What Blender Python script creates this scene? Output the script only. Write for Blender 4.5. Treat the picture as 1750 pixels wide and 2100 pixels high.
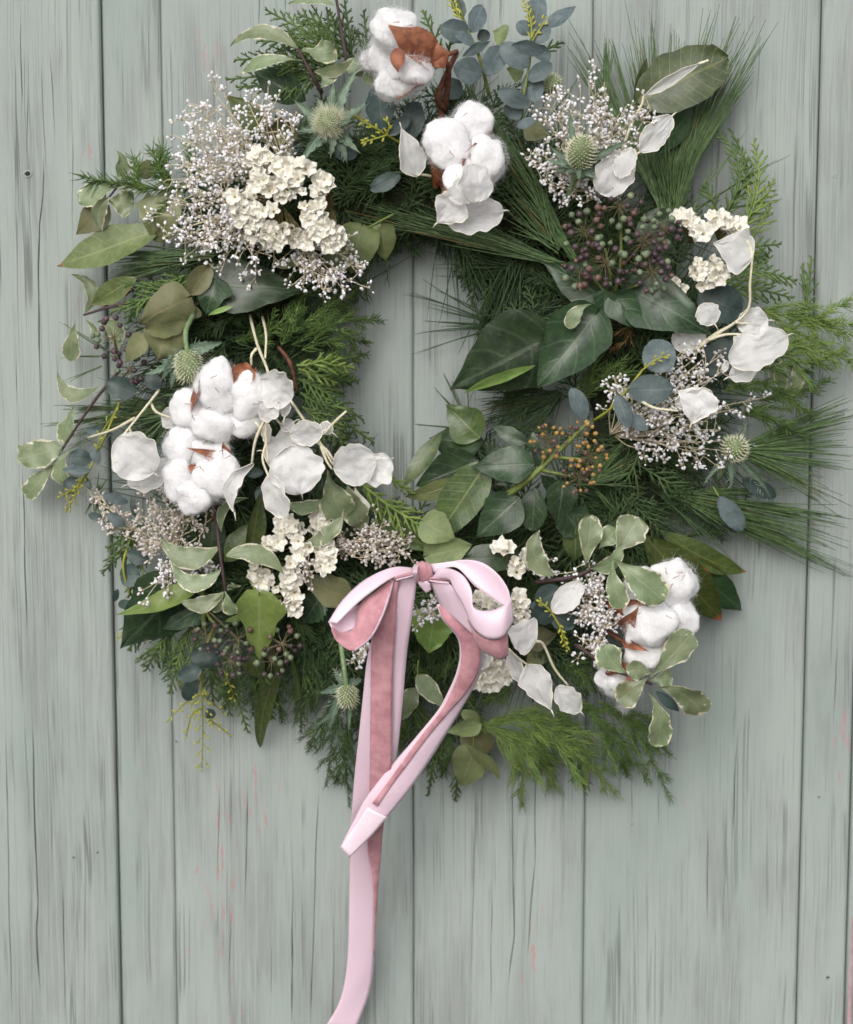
import bpy, math, random
from mathutils import Vector, Matrix, noise
rnd = random.Random(11)
R = math.radians
sc = bpy.context.scene
for o in list(bpy.data.objects): bpy.data.objects.remove(o)

# ---------------------------------------------------------------- camera, sky, sun, exposure
DIST, PITCH, HALF = 1.25, R(7.6), 0.315          # metres to the wall, camera tilt, half the height seen there
FWD = Vector((0, math.cos(PITCH), -math.sin(PITCH)))
UPV = Vector((0, math.sin(PITCH), math.cos(PITCH)))
RGT = Vector((1, 0, 0))
CAM = -FWD * DIST
cd = bpy.data.cameras.new('camera'); cam = bpy.data.objects.new('camera', cd); sc.collection.objects.link(cam)
cam.location = CAM; cam.rotation_euler = (R(90) - PITCH, 0, 0)
cd.sensor_fit = 'VERTICAL'; cd.sensor_height = 24; cd.lens = 12 * DIST / HALF
cd.clip_start = 0.05; cd.clip_end = 100
cd.dof.use_dof = True; cd.dof.focus_distance = DIST - 0.075; cd.dof.aperture_fstop = 4.0
sc.camera = cam
w = bpy.data.worlds.new('World'); sc.world = w; w.use_nodes = True
nt = w.node_tree; bg = nt.nodes['Background']
sky = nt.nodes.new('ShaderNodeTexSky'); sky.sky_type = 'NISHITA'; sky.sun_disc = False
SUN_EL, SUN_AZ = 32, 196                          # degrees; azimuth clockwise from +Y
sky.sun_elevation = R(SUN_EL); sky.sun_rotation = R(SUN_AZ); sky.air_density = 1.0; sky.dust_density = 4.0; sky.ozone_density = 1.0
hs = nt.nodes.new('ShaderNodeHueSaturation'); hs.inputs['Saturation'].default_value = 0.22   # overcast: almost white sky
nt.links.new(sky.outputs[0], hs.inputs['Color']); nt.links.new(hs.outputs[0], bg.inputs[0]); bg.inputs[1].default_value = 0.15
sd = bpy.data.lights.new('sun', 'SUN'); sun = bpy.data.objects.new('sun', sd); sc.collection.objects.link(sun)
sd.energy = 0.8; sd.angle = R(50); sd.color = (1, 0.97, 0.93)
az, el = R(SUN_AZ), R(SUN_EL)
sdir = Vector((math.sin(az) * math.cos(el), math.cos(az) * math.cos(el), math.sin(el)))
sun.rotation_euler = sdir.to_track_quat('Z', 'Y').to_euler()
vs = sc.view_settings; vs.view_transform = 'Standard'; vs.look = 'None'; vs.gamma = 1; vs.use_curve_mapping = False
vs.exposure = -0.06
sc.cycles.use_denoising = True; sc.cycles.denoising_prefilter = 'NONE'; sc.cycles.filter_width = 1.6; sc.cycles.max_bounces = 6; sc.cycles.diffuse_bounces = 3; sc.cycles.glossy_bounces = 2; sc.cycles.transparent_max_bounces = 10; sc.cycles.use_adaptive_sampling = True; sc.cycles.adaptive_threshold = 0.01

# ---------------------------------------------------------------- measuring: survey units on the wall to metres
TX = TY = 0.0
def tile(x, y):                       # origin of the survey square, in photograph pixels
    global TX, TY
    TX, TY = x * 0.614466, y * 0.614466
def PD(dx, dy, h):                    # survey point (1750 x 2100 wide sheet), h millimetres off the wall -> world
    t = HALF / DIST
    ray = FWD + RGT * ((dx - 875) / 1050 * t) + UPV * ((1050 - dy) / 1050 * t)
    k = (-h * 0.001 - CAM.y) / ray.y
    return CAM + ray * k
def P(x, y, h): return PD(TX + x * 0.351124, TY + y * 0.351124, h)
U = 0.351124 * 0.0003                 # one survey-square unit in metres
TOCAM = Vector((0, -1, 0.1)).normalized()

# ---------------------------------------------------------------- mesh helpers
def spline(pts, n):
    pts = [Vector(p) for p in pts]
    if len(pts) == 2: return [pts[0].lerp(pts[1], i / n) for i in range(n + 1)]
    out = []; m = len(pts) - 1
    for i in range(n + 1):
        t = i / n * m; k = min(int(t), m - 1); f = t - k
        p1, p2 = pts[k], pts[k + 1]
        p0 = pts[k - 1] if k else p1 * 2 - p2
        p3 = pts[k + 2] if k + 2 <= m else p2 * 2 - p1
        out.append(0.5 * ((2 * p1) + (p2 - p0) * f + (2 * p0 - 5 * p1 + 4 * p2 - p3) * f * f + (3 * p1 - p0 - 3 * p2 + p3) * f ** 3))
    return out
def perp(d):
    a = d.cross(Vector((0.13, 0.9, 0.4)))
    if a.length < 1e-9: a = d.cross(Vector((1, 0, 0)))
    return a.normalized()
class MB:
    def __init__(s): s.v = []; s.f = []; s.uv = []
    def add(s, v, f, uv=None):
        o = len(s.v); s.v += v; s.f += [tuple(i + o for i in q) for q in f]
        s.uv += uv if uv else [(0.5, 0.5)] * len(v)
    def tube(s, pts, r0, r1, n=5, bump=0.0):
        o = len(s.v); m = len(pts); a = None
        for i, p in enumerate(pts):
            d = (pts[min(i + 1, m - 1)] - pts[max(i - 1, 0)])
            if d.length < 1e-9: d = Vector((0, 0, 1))
            d.normalize()
            a = perp(d) if a is None else (a - d * a.dot(d))
            if a.length < 1e-6: a = perp(d)
            a.normalize(); b = d.cross(a)
            r = r0 + (r1 - r0) * i / max(m - 1, 1)
            if bump: r *= 1 + bump * (rnd.random() - 0.5)
            for k in range(n):
                t = 2 * math.pi * k / n
                s.v.append(p + a * (math.cos(t) * r) + b * (math.sin(t) * r)); s.uv.append((i / m, 0.5))
        for i in range(m - 1):
            for k in range(n):
                k2 = (k + 1) % n
                s.f.append((o + i * n + k, o + i * n + k2, o + (i + 1) * n + k2, o + (i + 1) * n + k))
        s.f.append(tuple(o + k for k in reversed(range(n)))); s.f.append(tuple(o + (m - 1) * n + k for k in range(n)))
    def needle(s, p, d, L, r, bend=None, seg=2, n=3):          # thin tapered leaf
        a = perp(d); b = d.cross(a).normalized(); o = len(s.v)
        B = bend if bend is not None else Vector((0, 0, 0))
        for i in range(seg + 1):
            t = i / seg; c = p + d * (L * t) + B * (L * t * t)
            rr = r * (1 - 0.75 * t ** 2)
            for k in range(n):
                q = 2 * math.pi * k / n
                s.v.append(c + a * (math.cos(q) * rr) + b * (math.sin(q) * rr)); s.uv.append((t, 0.5))
        for i in range(seg):
            for k in range(n):
                k2 = (k + 1) % n
                s.f.append((o + i * n + k, o + i * n + k2, o + (i + 1) * n + k2, o + (i + 1) * n + k))
        s.f.append(tuple(o + seg * n + k for k in range(n)))
    def lathe(s, c, ax, prof, n=6):                             # prof: (distance along axis, radius)
        a = perp(ax); b = ax.cross(a).normalized(); o = len(s.v); m = len(prof)
        for i, (z, r) in enumerate(prof):
            for k in range(n):
                t = 2 * math.pi * k / n
                s.v.append(c + ax * z + a * (math.cos(t) * r) + b * (math.sin(t) * r)); s.uv.append((i / m, k / n))
        for i in range(m - 1):
            for k in range(n):
                k2 = (k + 1) % n
                s.f.append((o + i * n + k, o + i * n + k2, o + (i + 1) * n + k2, o + (i + 1) * n + k))
        s.f.append(tuple(o + k for k in reversed(range(n)))); s.f.append(tuple(o + (m - 1) * n + k for k in range(n)))
    def build(s, name, mat, root, parent=None, smooth=True, stuff=False):
        me = bpy.data.meshes.new(name); L = root.location if root else Vector((0, 0, 0))
        me.from_pydata([tuple(v - L) for v in s.v], [], s.f)
        uvl = me.uv_layers.new(name='UVMap')
        li = [0] * len(me.loops); me.loops.foreach_get('vertex_index', li)
        flat = []
        for i in li: flat += s.uv[i]
        uvl.data.foreach_set('uv', flat)
        if smooth: me.polygons.foreach_set('use_smooth', [True] * len(me.polygons))
        me.materials.append(M[mat]); me.update()
        o = bpy.data.objects.new(name, me); sc.collection.objects.link(o)
        if parent or root: o.parent = parent or root
        if stuff: o['kind'] = 'stuff'
        return o

class Thing:
    def __init__(s, name, label, cat, base, group=None):
        s.root = bpy.data.objects.new(name, None); sc.collection.objects.link(s.root)
        s.root.empty_display_size = 0.01
        s.root.location = base; s.root['label'] = label; s.root['category'] = cat
        if group: s.root['group'] = group
        s.m = {}
    def mb(s, part, mat, stuff=False):
        k = (part, mat, stuff)
        if k not in s.m: s.m[k] = MB()
        return s.m[k]
    def stem(s, pts, r0, r1, mat='twig', n=5, part='stem', bump=0.15):   # r in survey units
        q = spline([P(*p) for p in pts], max(4, 5 * (len(pts) - 1)))
        m_ = MB(); m_.tube(q, r0 * U, r1 * U, n, bump); m_.build(part, mat, s.root); return q
    def done(s):
        for (part, mat, stuff), m in s.m.items(): m.build(part, mat, s.root, stuff=stuff)
        return s

# ---------------------------------------------------------------- materials
M = {}
def newmat(name):
    m = bpy.data.materials.new(name); m.use_nodes = True; M[name] = m
    t = m.node_tree; return m, t, t.nodes, t.links, t.nodes['Principled BSDF']
def rgb(c): return (c[0], c[1], c[2], 1)
def S(r, g, b):                                     # sRGB 0-255 -> linear
    f = lambda x: (x / 255 / 12.92) if x / 255 <= 0.04045 else ((x / 255 + 0.055) / 1.055) ** 2.4
    return (f(r), f(g), f(b))
def N(nodes, kind, **kw):
    n = nodes.new(kind)
    for k, v in kw.items():
        if k in ('operation', 'blend_type', 'data_type', 'noise_dimensions', 'clamp', 'interpolation_type'): setattr(n, k, v)
        else: n.inputs[k].default_value = v
    return n
def math_(nodes, links, op, a, b=None, c=None, clamp=False):
    n = nodes.new('ShaderNodeMath'); n.operation = op; n.use_clamp = clamp
    for i, x in enumerate((a, b, c)):
        if x is None: continue
        if isinstance(x, (int, float)): n.inputs[i].default_value = x
        else: links.new(x, n.inputs[i])
    return n.outputs[0]
def mix(nodes, links, fac, a, b, bt='MIX'):
    n = nodes.new('ShaderNodeMix'); n.data_type = 'RGBA'; n.blend_type = bt
    for i, x in ((0, fac), (6, a), (7, b)):
        if isinstance(x, (int, float)): n.inputs[i].default_value = x
        elif isinstance(x, tuple): n.inputs[i].default_value = rgb(x)
        else: links.new(x, n.inputs[i])
    return n.outputs[2]
def ramp(nodes, links, src, a, b):                  # smooth 0..1 between a and b
    n = nodes.new('ShaderNodeMapRange'); n.interpolation_type = 'SMOOTHSTEP'; n.inputs[1].default_value = a; n.inputs[2].default_value = b
    links.new(src, n.inputs[0]); return n.outputs[0]
def objnoise(nodes, links, scale, detail=3, rough=0.55):
    tc = nodes.new('ShaderNodeTexCoord'); n = nodes.new('ShaderNodeTexNoise')
    n.inputs['Scale'].default_value = scale; n.inputs['Detail'].default_value = detail; n.inputs['Roughness'].default_value = rough
    links.new(tc.outputs['Object'], n.inputs['Vector']); return n.outputs[0]
def translucent(m, nodes, links, bsdf, col, amt):
    tr = nodes.new('ShaderNodeBsdfTranslucent'); mx = nodes.new('ShaderNodeMixShader'); mx.inputs[0].default_value = amt
    if isinstance(col, tuple): tr.inputs[0].default_value = rgb(col)
    else: links.new(col, tr.inputs[0])
    links.new(bsdf.outputs[0], mx.inputs[1]); links.new(tr.outputs[0], mx.inputs[2]); links.new(mx.outputs[0], nodes['Material Output'].inputs[0])

def leafmat(name, c1, c2, vein, back, rough=0.45, edge=None, ew=0.72, trans=0.15, vn=7, var=0.22, tip=None, vstr=0.5, spots=None, coat=0.0):
    m, t, n, l, b = newmat(name)
    uv = n.new('ShaderNodeUVMap'); sp = n.new('ShaderNodeSeparateXYZ'); l.new(uv.outputs[0], sp.inputs[0])
    u = sp.outputs[0]; av = math_(n, l, 'ABSOLUTE', math_(n, l, 'MULTIPLY_ADD', sp.outputs[1], 2, -1))
    nz = objnoise(n, l, 90); nf = objnoise(n, l, 420, 2)
    col = mix(n, l, ramp(n, l, nz, 0.35, 0.65), c1, c2)
    col = mix(n, l, math_(n, l, 'MULTIPLY', ramp(n, l, nf, 0.45, 0.75), 0.25), col, vein)
    mid = ramp(n, l, av, 0.09, 0.02)
    ph = math_(n, l, 'MULTIPLY_ADD', av, -1.3, math_(n, l, 'MULTIPLY', u, vn))
    wv = math_(n, l, 'SINE', math_(n, l, 'MULTIPLY', ph, 6.283))
    side = math_(n, l, 'MULTIPLY', ramp(n, l, wv, 0.86, 1.0), 0.45)
    vm = math_(n, l, 'MULTIPLY', math_(n, l, 'MAXIMUM', mid, side), vstr, clamp=True)
    col = mix(n, l, vm, col, vein)
    if spots:
        ns = objnoise(n, l, 700, 2); col = mix(n, l, math_(n, l, 'MULTIPLY', ramp(n, l, ns, 0.66, 0.72), 0.7), col, spots)
    if edge:
        ne = objnoise(n, l, 260, 3)
        e = math_(n, l, 'ADD', math_(n, l, 'MAXIMUM', av, math_(n, l, 'MULTIPLY_ADD', u, 1.0, -0.13)), math_(n, l, 'MULTIPLY_ADD', ne, 0.9, -0.45))
        col = mix(n, l, ramp(n, l, e, ew, ew + 0.10), col, edge)
    if tip:
        e = math_(n, l, 'ADD', u, math_(n, l, 'MULTIPLY_ADD', nz, 0.2, -0.1))
        e2 = math_(n, l, 'ADD', av, math_(n, l, 'MULTIPLY_ADD', nz, 0.9, -0.55))
        col = mix(n, l, math_(n, l, 'MAXIMUM', ramp(n, l, e, 0.93, 0.99), ramp(n, l, e2, 0.93, 1.05)), col, tip)
    ge = n.new('ShaderNodeNewGeometry')
    bk = mix(n, l, vm, back, tuple(min(1, x * 1.25) for x in back))
    col = mix(n, l, ge.outputs['Backfacing'], col, bk)
    oi = n.new('ShaderNodeObjectInfo'); hv = n.new('ShaderNodeHueSaturation')
    l.new(math_(n, l, 'MULTIPLY_ADD', oi.outputs['Random'], var * 2, 1 - var), hv.inputs['Value'])
    l.new(math_(n, l, 'MULTIPLY_ADD', oi.outputs['Random'], 0.03, 0.485), hv.inputs['Hue'])
    l.new(col, hv.inputs['Color']); col = hv.outputs[0]
    l.new(col, b.inputs['Base Color']); b.inputs['Specular IOR Level'].default_value = 0.45
    l.new(math_(n, l, 'MULTIPLY_ADD', nz, 0.2, rough - 0.1), b.inputs['Roughness'])
    b.inputs['Coat Weight'].default_value = coat; b.inputs['Coat Roughness'].default_value = 0.25
    bp = n.new('ShaderNodeBump'); bp.inputs['Strength'].default_value = 0.6; bp.inputs['Distance'].default_value = 0.0007
    l.new(math_(n, l, 'ADD', math_(n, l, 'MULTIPLY', vm, -0.6), math_(n, l, 'MULTIPLY', nz, 1.2)), bp.inputs['Height']); l.new(bp.outputs[0], b.inputs['Normal'])
    translucent(m, n, l, b, col, trans)
leafmat('eucalyptus', S(104, 118, 120), S(86, 101, 104), S(138, 150, 146), S(126, 142, 140), 0.55, trans=0.1, vn=5, vstr=0.3, spots=S(80, 90, 88))
leafmat('eucalyptus_dark', S(70, 86, 82), S(56, 72, 70), S(94, 110, 102), S(96, 114, 106), 0.5, trans=0.1, vn=5, vstr=0.3, coat=0.1)
leafmat('eucalyptus_olive', S(135, 148, 98), S(118, 133, 90), S(160, 163, 118), S(160, 169, 128), 0.5, trans=0.2, vn=5, vstr=0.35, spots=S(128, 107, 75))
leafmat('dried_olive', S(126, 128, 90), S(107, 111, 79), S(150, 137, 96), S(146, 143, 107), 0.55, trans=0.15, vn=5, vstr=0.35, tip=S(128, 103, 75))
leafmat('ivy', S(58, 80, 52), S(44, 62, 42), S(98, 116, 90), S(122, 142, 84), 0.36, trans=0.12, vn=4, vstr=0.55, coat=0.25)
leafmat('ivy_light', S(142, 166, 92), S(122, 150, 76), S(162, 180, 124), S(148, 166, 108), 0.4, trans=0.2, vn=4, vstr=0.5, coat=0.15)
leafmat('laurel', S(84, 100, 58), S(66, 84, 50), S(136, 142, 88), S(124, 134, 92), 0.36, trans=0.15, vn=9, vstr=0.55, coat=0.25)
leafmat('laurel_dark', S(54, 75, 43), S(41, 62, 39), S(86, 105, 64), S(118, 131, 86), 0.36, trans=0.12, vn=9, vstr=0.4, coat=0.15)
leafmat('laurel_olive', S(116, 126, 80), S(98, 110, 66), S(150, 152, 108), S(134, 140, 100), 0.42, trans=0.15, vn=9, vstr=0.6, tip=S(150, 106, 72), coat=0.15)
leafmat('laurel_browning', S(81, 96, 45), S(66, 83, 39), S(128, 131, 71), S(118, 120, 75), 0.45, trans=0.18, vn=9, vstr=0.5, edge=S(131, 92, 54), ew=1.08, tip=S(160, 98, 62))
leafmat('variegated', S(142, 154, 118), S(120, 136, 100), S(164, 174, 140), S(160, 168, 134), 0.38, edge=S(224, 218, 192), ew=0.87, trans=0.2, vn=6, vstr=0.4, var=0.15, spots=S(110, 124, 90), coat=0.2)
leafmat('bract', S(116, 136, 114), S(92, 116, 96), S(168, 182, 164), S(138, 154, 136), 0.5, trans=0.15, vn=8, vstr=0.9)

def plain(name, c1, c2, rough=0.6, scale=200, trans=0.0, sheen=0.0, var=0.15, spec=0.4, bump=0.0, sss=0.0, grad=None):
    m, t, n, l, b = newmat(name)
    nz = objnoise(n, l, scale); col = mix(n, l, ramp(n, l, nz, 0.35, 0.65), c1, c2)
    if grad:
        uv = n.new('ShaderNodeUVMap'); sp = n.new('ShaderNodeSeparateXYZ'); l.new(uv.outputs[0], sp.inputs[0])
        col = mix(n, l, ramp(n, l, sp.outputs[0], grad[0], grad[1]), col, grad[2])
    if var:
        oi = n.new('ShaderNodeObjectInfo'); hv = n.new('ShaderNodeHueSaturation')
        l.new(math_(n, l, 'MULTIPLY_ADD', oi.outputs['Random'], var * 2, 1 - var), hv.inputs['Value']); l.new(col, hv.inputs['Color']); col = hv.outputs[0]
    l.new(col, b.inputs['Base Color']); b.inputs['Roughness'].default_value = rough; b.inputs['Specular IOR Level'].default_value = spec
    if sheen: b.inputs['Sheen Weight'].default_value = sheen; b.inputs['Sheen Roughness'].default_value = 0.4
    if sss: b.inputs['Subsurface Weight'].default_value = sss; b.inputs['Subsurface Radius'].default_value = (0.004, 0.004, 0.004); b.inputs['Subsurface Scale'].default_value = 1
    if bump:
        bp = n.new('ShaderNodeBump'); bp.inputs['Strength'].default_value = bump; bp.inputs['Distance'].default_value = 0.0005
        l.new(nz, bp.inputs['Height']); l.new(bp.outputs[0], b.inputs['Normal'])
    if trans: translucent(m, n, l, b, col, trans)
plain('cypress', S(106, 130, 70), S(84, 108, 60), 0.6, 150, 0.15, var=0.2)
plain('cypress_light', S(142, 162, 88), S(114, 138, 70), 0.55, 150, 0.2, var=0.12)
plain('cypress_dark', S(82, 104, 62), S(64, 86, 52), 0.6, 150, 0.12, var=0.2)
plain('feather', S(116, 144, 76), S(90, 118, 64), 0.6, 150, 0.2, var=0.15)
plain('feather_light', S(154, 180, 100), S(126, 156, 86), 0.55, 150, 0.25, var=0.1)
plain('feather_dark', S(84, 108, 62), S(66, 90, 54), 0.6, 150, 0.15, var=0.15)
plain('pine', S(112, 136, 88), S(88, 114, 74), 0.45, 300, 0.12, var=0.12)
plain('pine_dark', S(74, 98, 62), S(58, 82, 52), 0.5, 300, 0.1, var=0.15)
plain('pine_brown', S(138, 104, 62), S(112, 92, 54), 0.6, 300, 0.1)
plain('backing', S(50, 70, 40), S(36, 54, 32), 0.7, 60, 0.1, var=0)
plain('moss', S(48, 56, 34), S(34, 38, 24), 0.95, 250, bump=0.6)
plain('twig', S(92, 66, 56), S(70, 50, 46), 0.7, 500, bump=0.3)
plain('twig_red', S(128, 82, 62), S(100, 62, 50), 0.75, 300, bump=0.6)
plain('twig_purple', S(88, 68, 70), S(70, 54, 56), 0.6, 500, bump=0.2)
plain('twig_green', S(124, 138, 74), S(104, 118, 62), 0.6, 300, bump=0.2)
plain('stem_pale', S(232, 226, 202), S(216, 208, 178), 0.5, 400)
plain('stem_straw', S(222, 212, 188), S(196, 182, 150), 0.6, 400)
plain('stem_yellow', S(164, 164, 62), S(140, 146, 58), 0.5, 400)
plain('stem_holly', S(130, 152, 110), S(110, 134, 96), 0.5, 400)
plain('bud_yellow', S(190, 186, 84), S(160, 164, 70), 0.5, 500)
plain('gyp_bud', S(250, 249, 252), S(240, 237, 242), 0.7, 700, var=0.03)
plain('gyp_bud_dry', S(232, 226, 222), S(208, 196, 190), 0.7, 700, var=0.03)
plain('cotton', (0.90, 0.895, 0.905), (0.85, 0.84, 0.85), 0.95, 500, spec=0.05, sheen=0.1, var=0.0, bump=0.35, sss=0.6)
plain('cotton_fibre', (0.96, 0.955, 0.965), (0.94, 0.935, 0.94), 0.95, 250, spec=0.05, trans=0.5, var=0.0)
plain('husk', S(170, 110, 80), S(126, 76, 56), 0.6, 160, trans=0.08, var=0.15, bump=0.8)
plain('husk_fleck', S(176, 112, 74), S(140, 84, 56), 0.6, 300)
plain('statice', S(255, 254, 248), S(246, 240, 224), 0.75, 300, trans=0.15, var=0.06, spec=0.2, grad=(0.2, 0.0, S(214, 202, 150)))
plain('statice_stem', S(126, 118, 76), S(104, 96, 62), 0.7, 300)
plain('berry_purple', S(92, 74, 78), S(70, 56, 62), 0.4, 500, var=0.35)
plain('berry_green', S(124, 138, 110), S(104, 118, 92), 0.5, 500, var=0.2)
plain('berry_brown', S(122, 98, 88), S(100, 76, 70), 0.5, 500, var=0.25)
plain('berry_orange', S(182, 148, 88), S(152, 116, 70), 0.5, 500, var=0.25)
plain('pedicel', S(124, 118, 86), S(104, 94, 70), 0.6, 400)
plain('cone', S(138, 150, 110), S(112, 126, 90), 0.7, 400)
plain('spike', S(232, 230, 204), S(206, 208, 172), 0.5, 400, trans=0.1)
plain('thistle_spine', S(196, 206, 186), S(160, 176, 156), 0.5, 300, trans=0.1)
plain('hole', (0.03, 0.034, 0.03), (0.04, 0.042, 0.038), 0.95)
plain('pink_paint', S(198, 164, 168), S(184, 150, 154), 0.6)
plain('pale_end', S(244, 224, 234), S(240, 216, 228), 0.3, spec=0.7)

# honesty membrane: papery, pearly, lets light through
m, t, n, l, b = newmat('pod')
nz = objnoise(n, l, 120, 4); nf = objnoise(n, l, 40, 2)
oi = n.new('ShaderNodeObjectInfo')
col = mix(n, l, ramp(n, l, nz, 0.3, 0.7), S(250, 249, 249), S(240, 238, 237)); 
col = mix(n, l, math_(n, l, 'MULTIPLY', ramp(n, l, objnoise(n, l, 300, 2), 0.70, 0.76), 0.5), col, S(196, 164, 128))
l.new(col, b.inputs['Base Color']); b.inputs['Roughness'].default_value = 0.36; b.inputs['Specular IOR Level'].default_value = 0.65
b.inputs['Sheen Weight'].default_value = 0.2
wv = n.new('ShaderNodeTexNoise'); tc = n.new('ShaderNodeTexCoord'); l.new(tc.outputs['UV'], wv.inputs['Vector']); wv.inputs['Scale'].default_value = 7; wv.inputs['Detail'].default_value = 6; wv.inputs['Roughness'].default_value = 0.65
bp = n.new('ShaderNodeBump'); bp.inputs['Strength'].default_value = 0.5; bp.inputs['Distance'].default_value = 0.002; l.new(wv.outputs[0], bp.inputs['Height']); l.new(bp.outputs[0], b.inputs['Normal'])
tr = n.new('ShaderNodeBsdfTranslucent'); tr.inputs[0].default_value = (0.86, 0.84, 0.82, 1)
tp = n.new('ShaderNodeBsdfTransparent'); tp.inputs[0].default_value = (0.95, 0.94, 0.93, 1)
m1 = n.new('ShaderNodeMixShader'); m1.inputs[0].default_value = 0.2; l.new(b.outputs[0], m1.inputs[1]); l.new(tr.outputs[0], m1.inputs[2])
m2 = n.new('ShaderNodeMixShader'); l.new(math_(n, l, 'MULTIPLY_ADD', oi.outputs['Random'], 0.24, 0.07), m2.inputs[0]); l.new(m1.outputs[0], m2.inputs[1]); l.new(tp.outputs[0], m2.inputs[2])
l.new(m2.outputs[0], n['Material Output'].inputs[0])
plain('pod_rim', S(246, 243, 234), S(236, 230, 214), 0.45, 300)

# ribbons
m, t, n, l, b = newmat('satin')
nz = objnoise(n, l, 30, 2)
l.new(mix(n, l, nz, S(250, 226, 240), S(246, 216, 232)), b.inputs['Base Color'])
b.inputs['Roughness'].default_value = 0.3; b.inputs['Specular IOR Level'].default_value = 0.75; b.inputs['Anisotropic'].default_value = 0.7
b.inputs['Sheen Weight'].default_value = 0.25; b.inputs['Sheen Tint'].default_value = (1, 0.9, 0.96, 1)
tc = n.new('ShaderNodeTexCoord'); wv = n.new('ShaderNodeTexWave'); wv.inputs['Scale'].default_value = 14; wv.inputs['Distortion'].default_value = 6; wv.inputs['Detail'].default_value = 4; l.new(tc.outputs['UV'], wv.inputs['Vector'])
bp = n.new('ShaderNodeBump'); bp.inputs['Strength'].default_value = 0.10; bp.inputs['Distance'].default_value = 0.0006; l.new(wv.outputs[0], bp.inputs['Height']); l.new(bp.outputs[0], b.inputs['Normal'])
translucent(m, n, l, b, S(240, 205, 222), 0.1)
m, t, n, l, b = newmat('velvet')
nz = objnoise(n, l, 110, 4, 0.65); nf = objnoise(n, l, 2200, 2)
col = mix(n, l, ramp(n, l, nz, 0.3, 0.7), S(220, 166, 174), S(186, 130, 140)); col = mix(n, l, math_(n, l, 'MULTIPLY', nf, 0.25), col, S(216, 164, 168))
l.new(col, b.inputs['Base Color']); b.inputs['Roughness'].default_value = 0.95; b.inputs['Specular IOR Level'].default_value = 0.1
b.inputs['Sheen Weight'].default_value = 0.5; b.inputs['Sheen Roughness'].default_value = 0.35; b.inputs['Sheen Tint'].default_value = (1, 0.84, 0.88, 1)
bp = n.new('ShaderNodeBump'); bp.inputs['Strength'].default_value = 0.5; bp.inputs['Distance'].default_value = 0.0006; l.new(math_(n, l, 'ADD', nf, nz), bp.inputs['Height']); l.new(bp.outputs[0], b.inputs['Normal'])

# painted, weathered boards
m, t, n, l, b = newmat('painted_wood')
ge = n.new('ShaderNodeNewGeometry'); oi = n.new('ShaderNodeObjectInfo'); sp = n.new('ShaderNodeSeparateXYZ'); l.new(ge.outputs['Position'], sp.inputs[0])
def stretched(sx, sz, detail, rough=0.6, warp=0.0, seed=0.0):
    wx = n.new('ShaderNodeTexNoise'); wx.inputs['Scale'].default_value = 5; wx.inputs['Detail'].default_value = 2; l.new(ge.outputs['Position'], wx.inputs['Vector'])
    x = math_(n, l, 'MULTIPLY_ADD', wx.outputs[0], warp, sp.outputs[0])
    cb = n.new('ShaderNodeCombineXYZ')
    l.new(math_(n, l, 'MULTIPLY', x, sx), cb.inputs[0]); l.new(math_(n, l, 'MULTIPLY_ADD', oi.outputs['Random'], 37.0, seed), cb.inputs[1]); l.new(math_(n, l, 'MULTIPLY', sp.outputs[2], sz), cb.inputs[2])
    q = n.new('ShaderNodeTexNoise'); q.inputs['Scale'].default_value = 1; q.inputs['Detail'].default_value = detail; q.inputs['Roughness'].default_value = rough; l.new(cb.outputs[0], q.inputs['Vector']); return q.outputs[0]
fine = stretched(1500, 26, 3, 0.6, 0.004); mid = stretched(520, 13.0, 4, 0.65, 0.008, 3.0); broad = stretched(26, 5.5, 4, 0.6, 0.01, 9.0); pat = stretched(30, 9, 3, 0.6, 0.01, 33.0)
def lines(sx, sz, seed, wd, warp):
    q = stretched(sx, sz, 2, 0.45, warp, seed); d_ = math_(n, l, 'ABSOLUTE', math_(n, l, 'SUBTRACT', q, 0.5)); return ramp(n, l, d_, wd, wd * 0.25)
ln1 = math_(n, l, 'MULTIPLY', lines(150, 1.3, 71.0, 0.022, 0.012), ramp(n, l, stretched(40, 9, 2, 0.5, 0.0, 90.0), 0.53, 0.66))
ln2 = math_(n, l, 'MULTIPLY', lines(330, 2.6, 81.0, 0.03, 0.010), ramp(n, l, stretched(60, 14, 2, 0.5, 0.0, 95.0), 0.48, 0.64))
crack = math_(n, l, 'MAXIMUM', ln1, math_(n, l, 'MULTIPLY', ln2, 0.7))
paint = mix(n, l, ramp(n, l, broad, 0.3, 0.7), S(169, 178, 173), S(156, 167, 163))
worn = mix(n, l, fine, S(154, 152, 150), S(128, 126, 124))
wm = math_(n, l, 'ADD', math_(n, l, 'MULTIPLY', mid, 0.45), math_(n, l, 'ADD', math_(n, l, 'MULTIPLY', fine, 0.2), math_(n, l, 'ADD', math_(n, l, 'MULTIPLY', broad, 0.25), math_(n, l, 'MULTIPLY', pat, 0.2))))
wear = math_(n, l, 'MULTIPLY', math_(n, l, 'MULTIPLY', ramp(n, l, wm, 0.50, 0.62), ramp(n, l, pat, 0.42, 0.62)), 0.45)
col = mix(n, l, wear, paint, worn)
grain = ramp(n, l, fine, 0.5, 0.75); col = mix(n, l, math_(n, l, 'MULTIPLY', grain, 0.2), col, S(120, 122, 119))
col = mix(n, l, math_(n, l, 'MULTIPLY', crack, 0.6), col, S(92, 95, 91))
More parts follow.
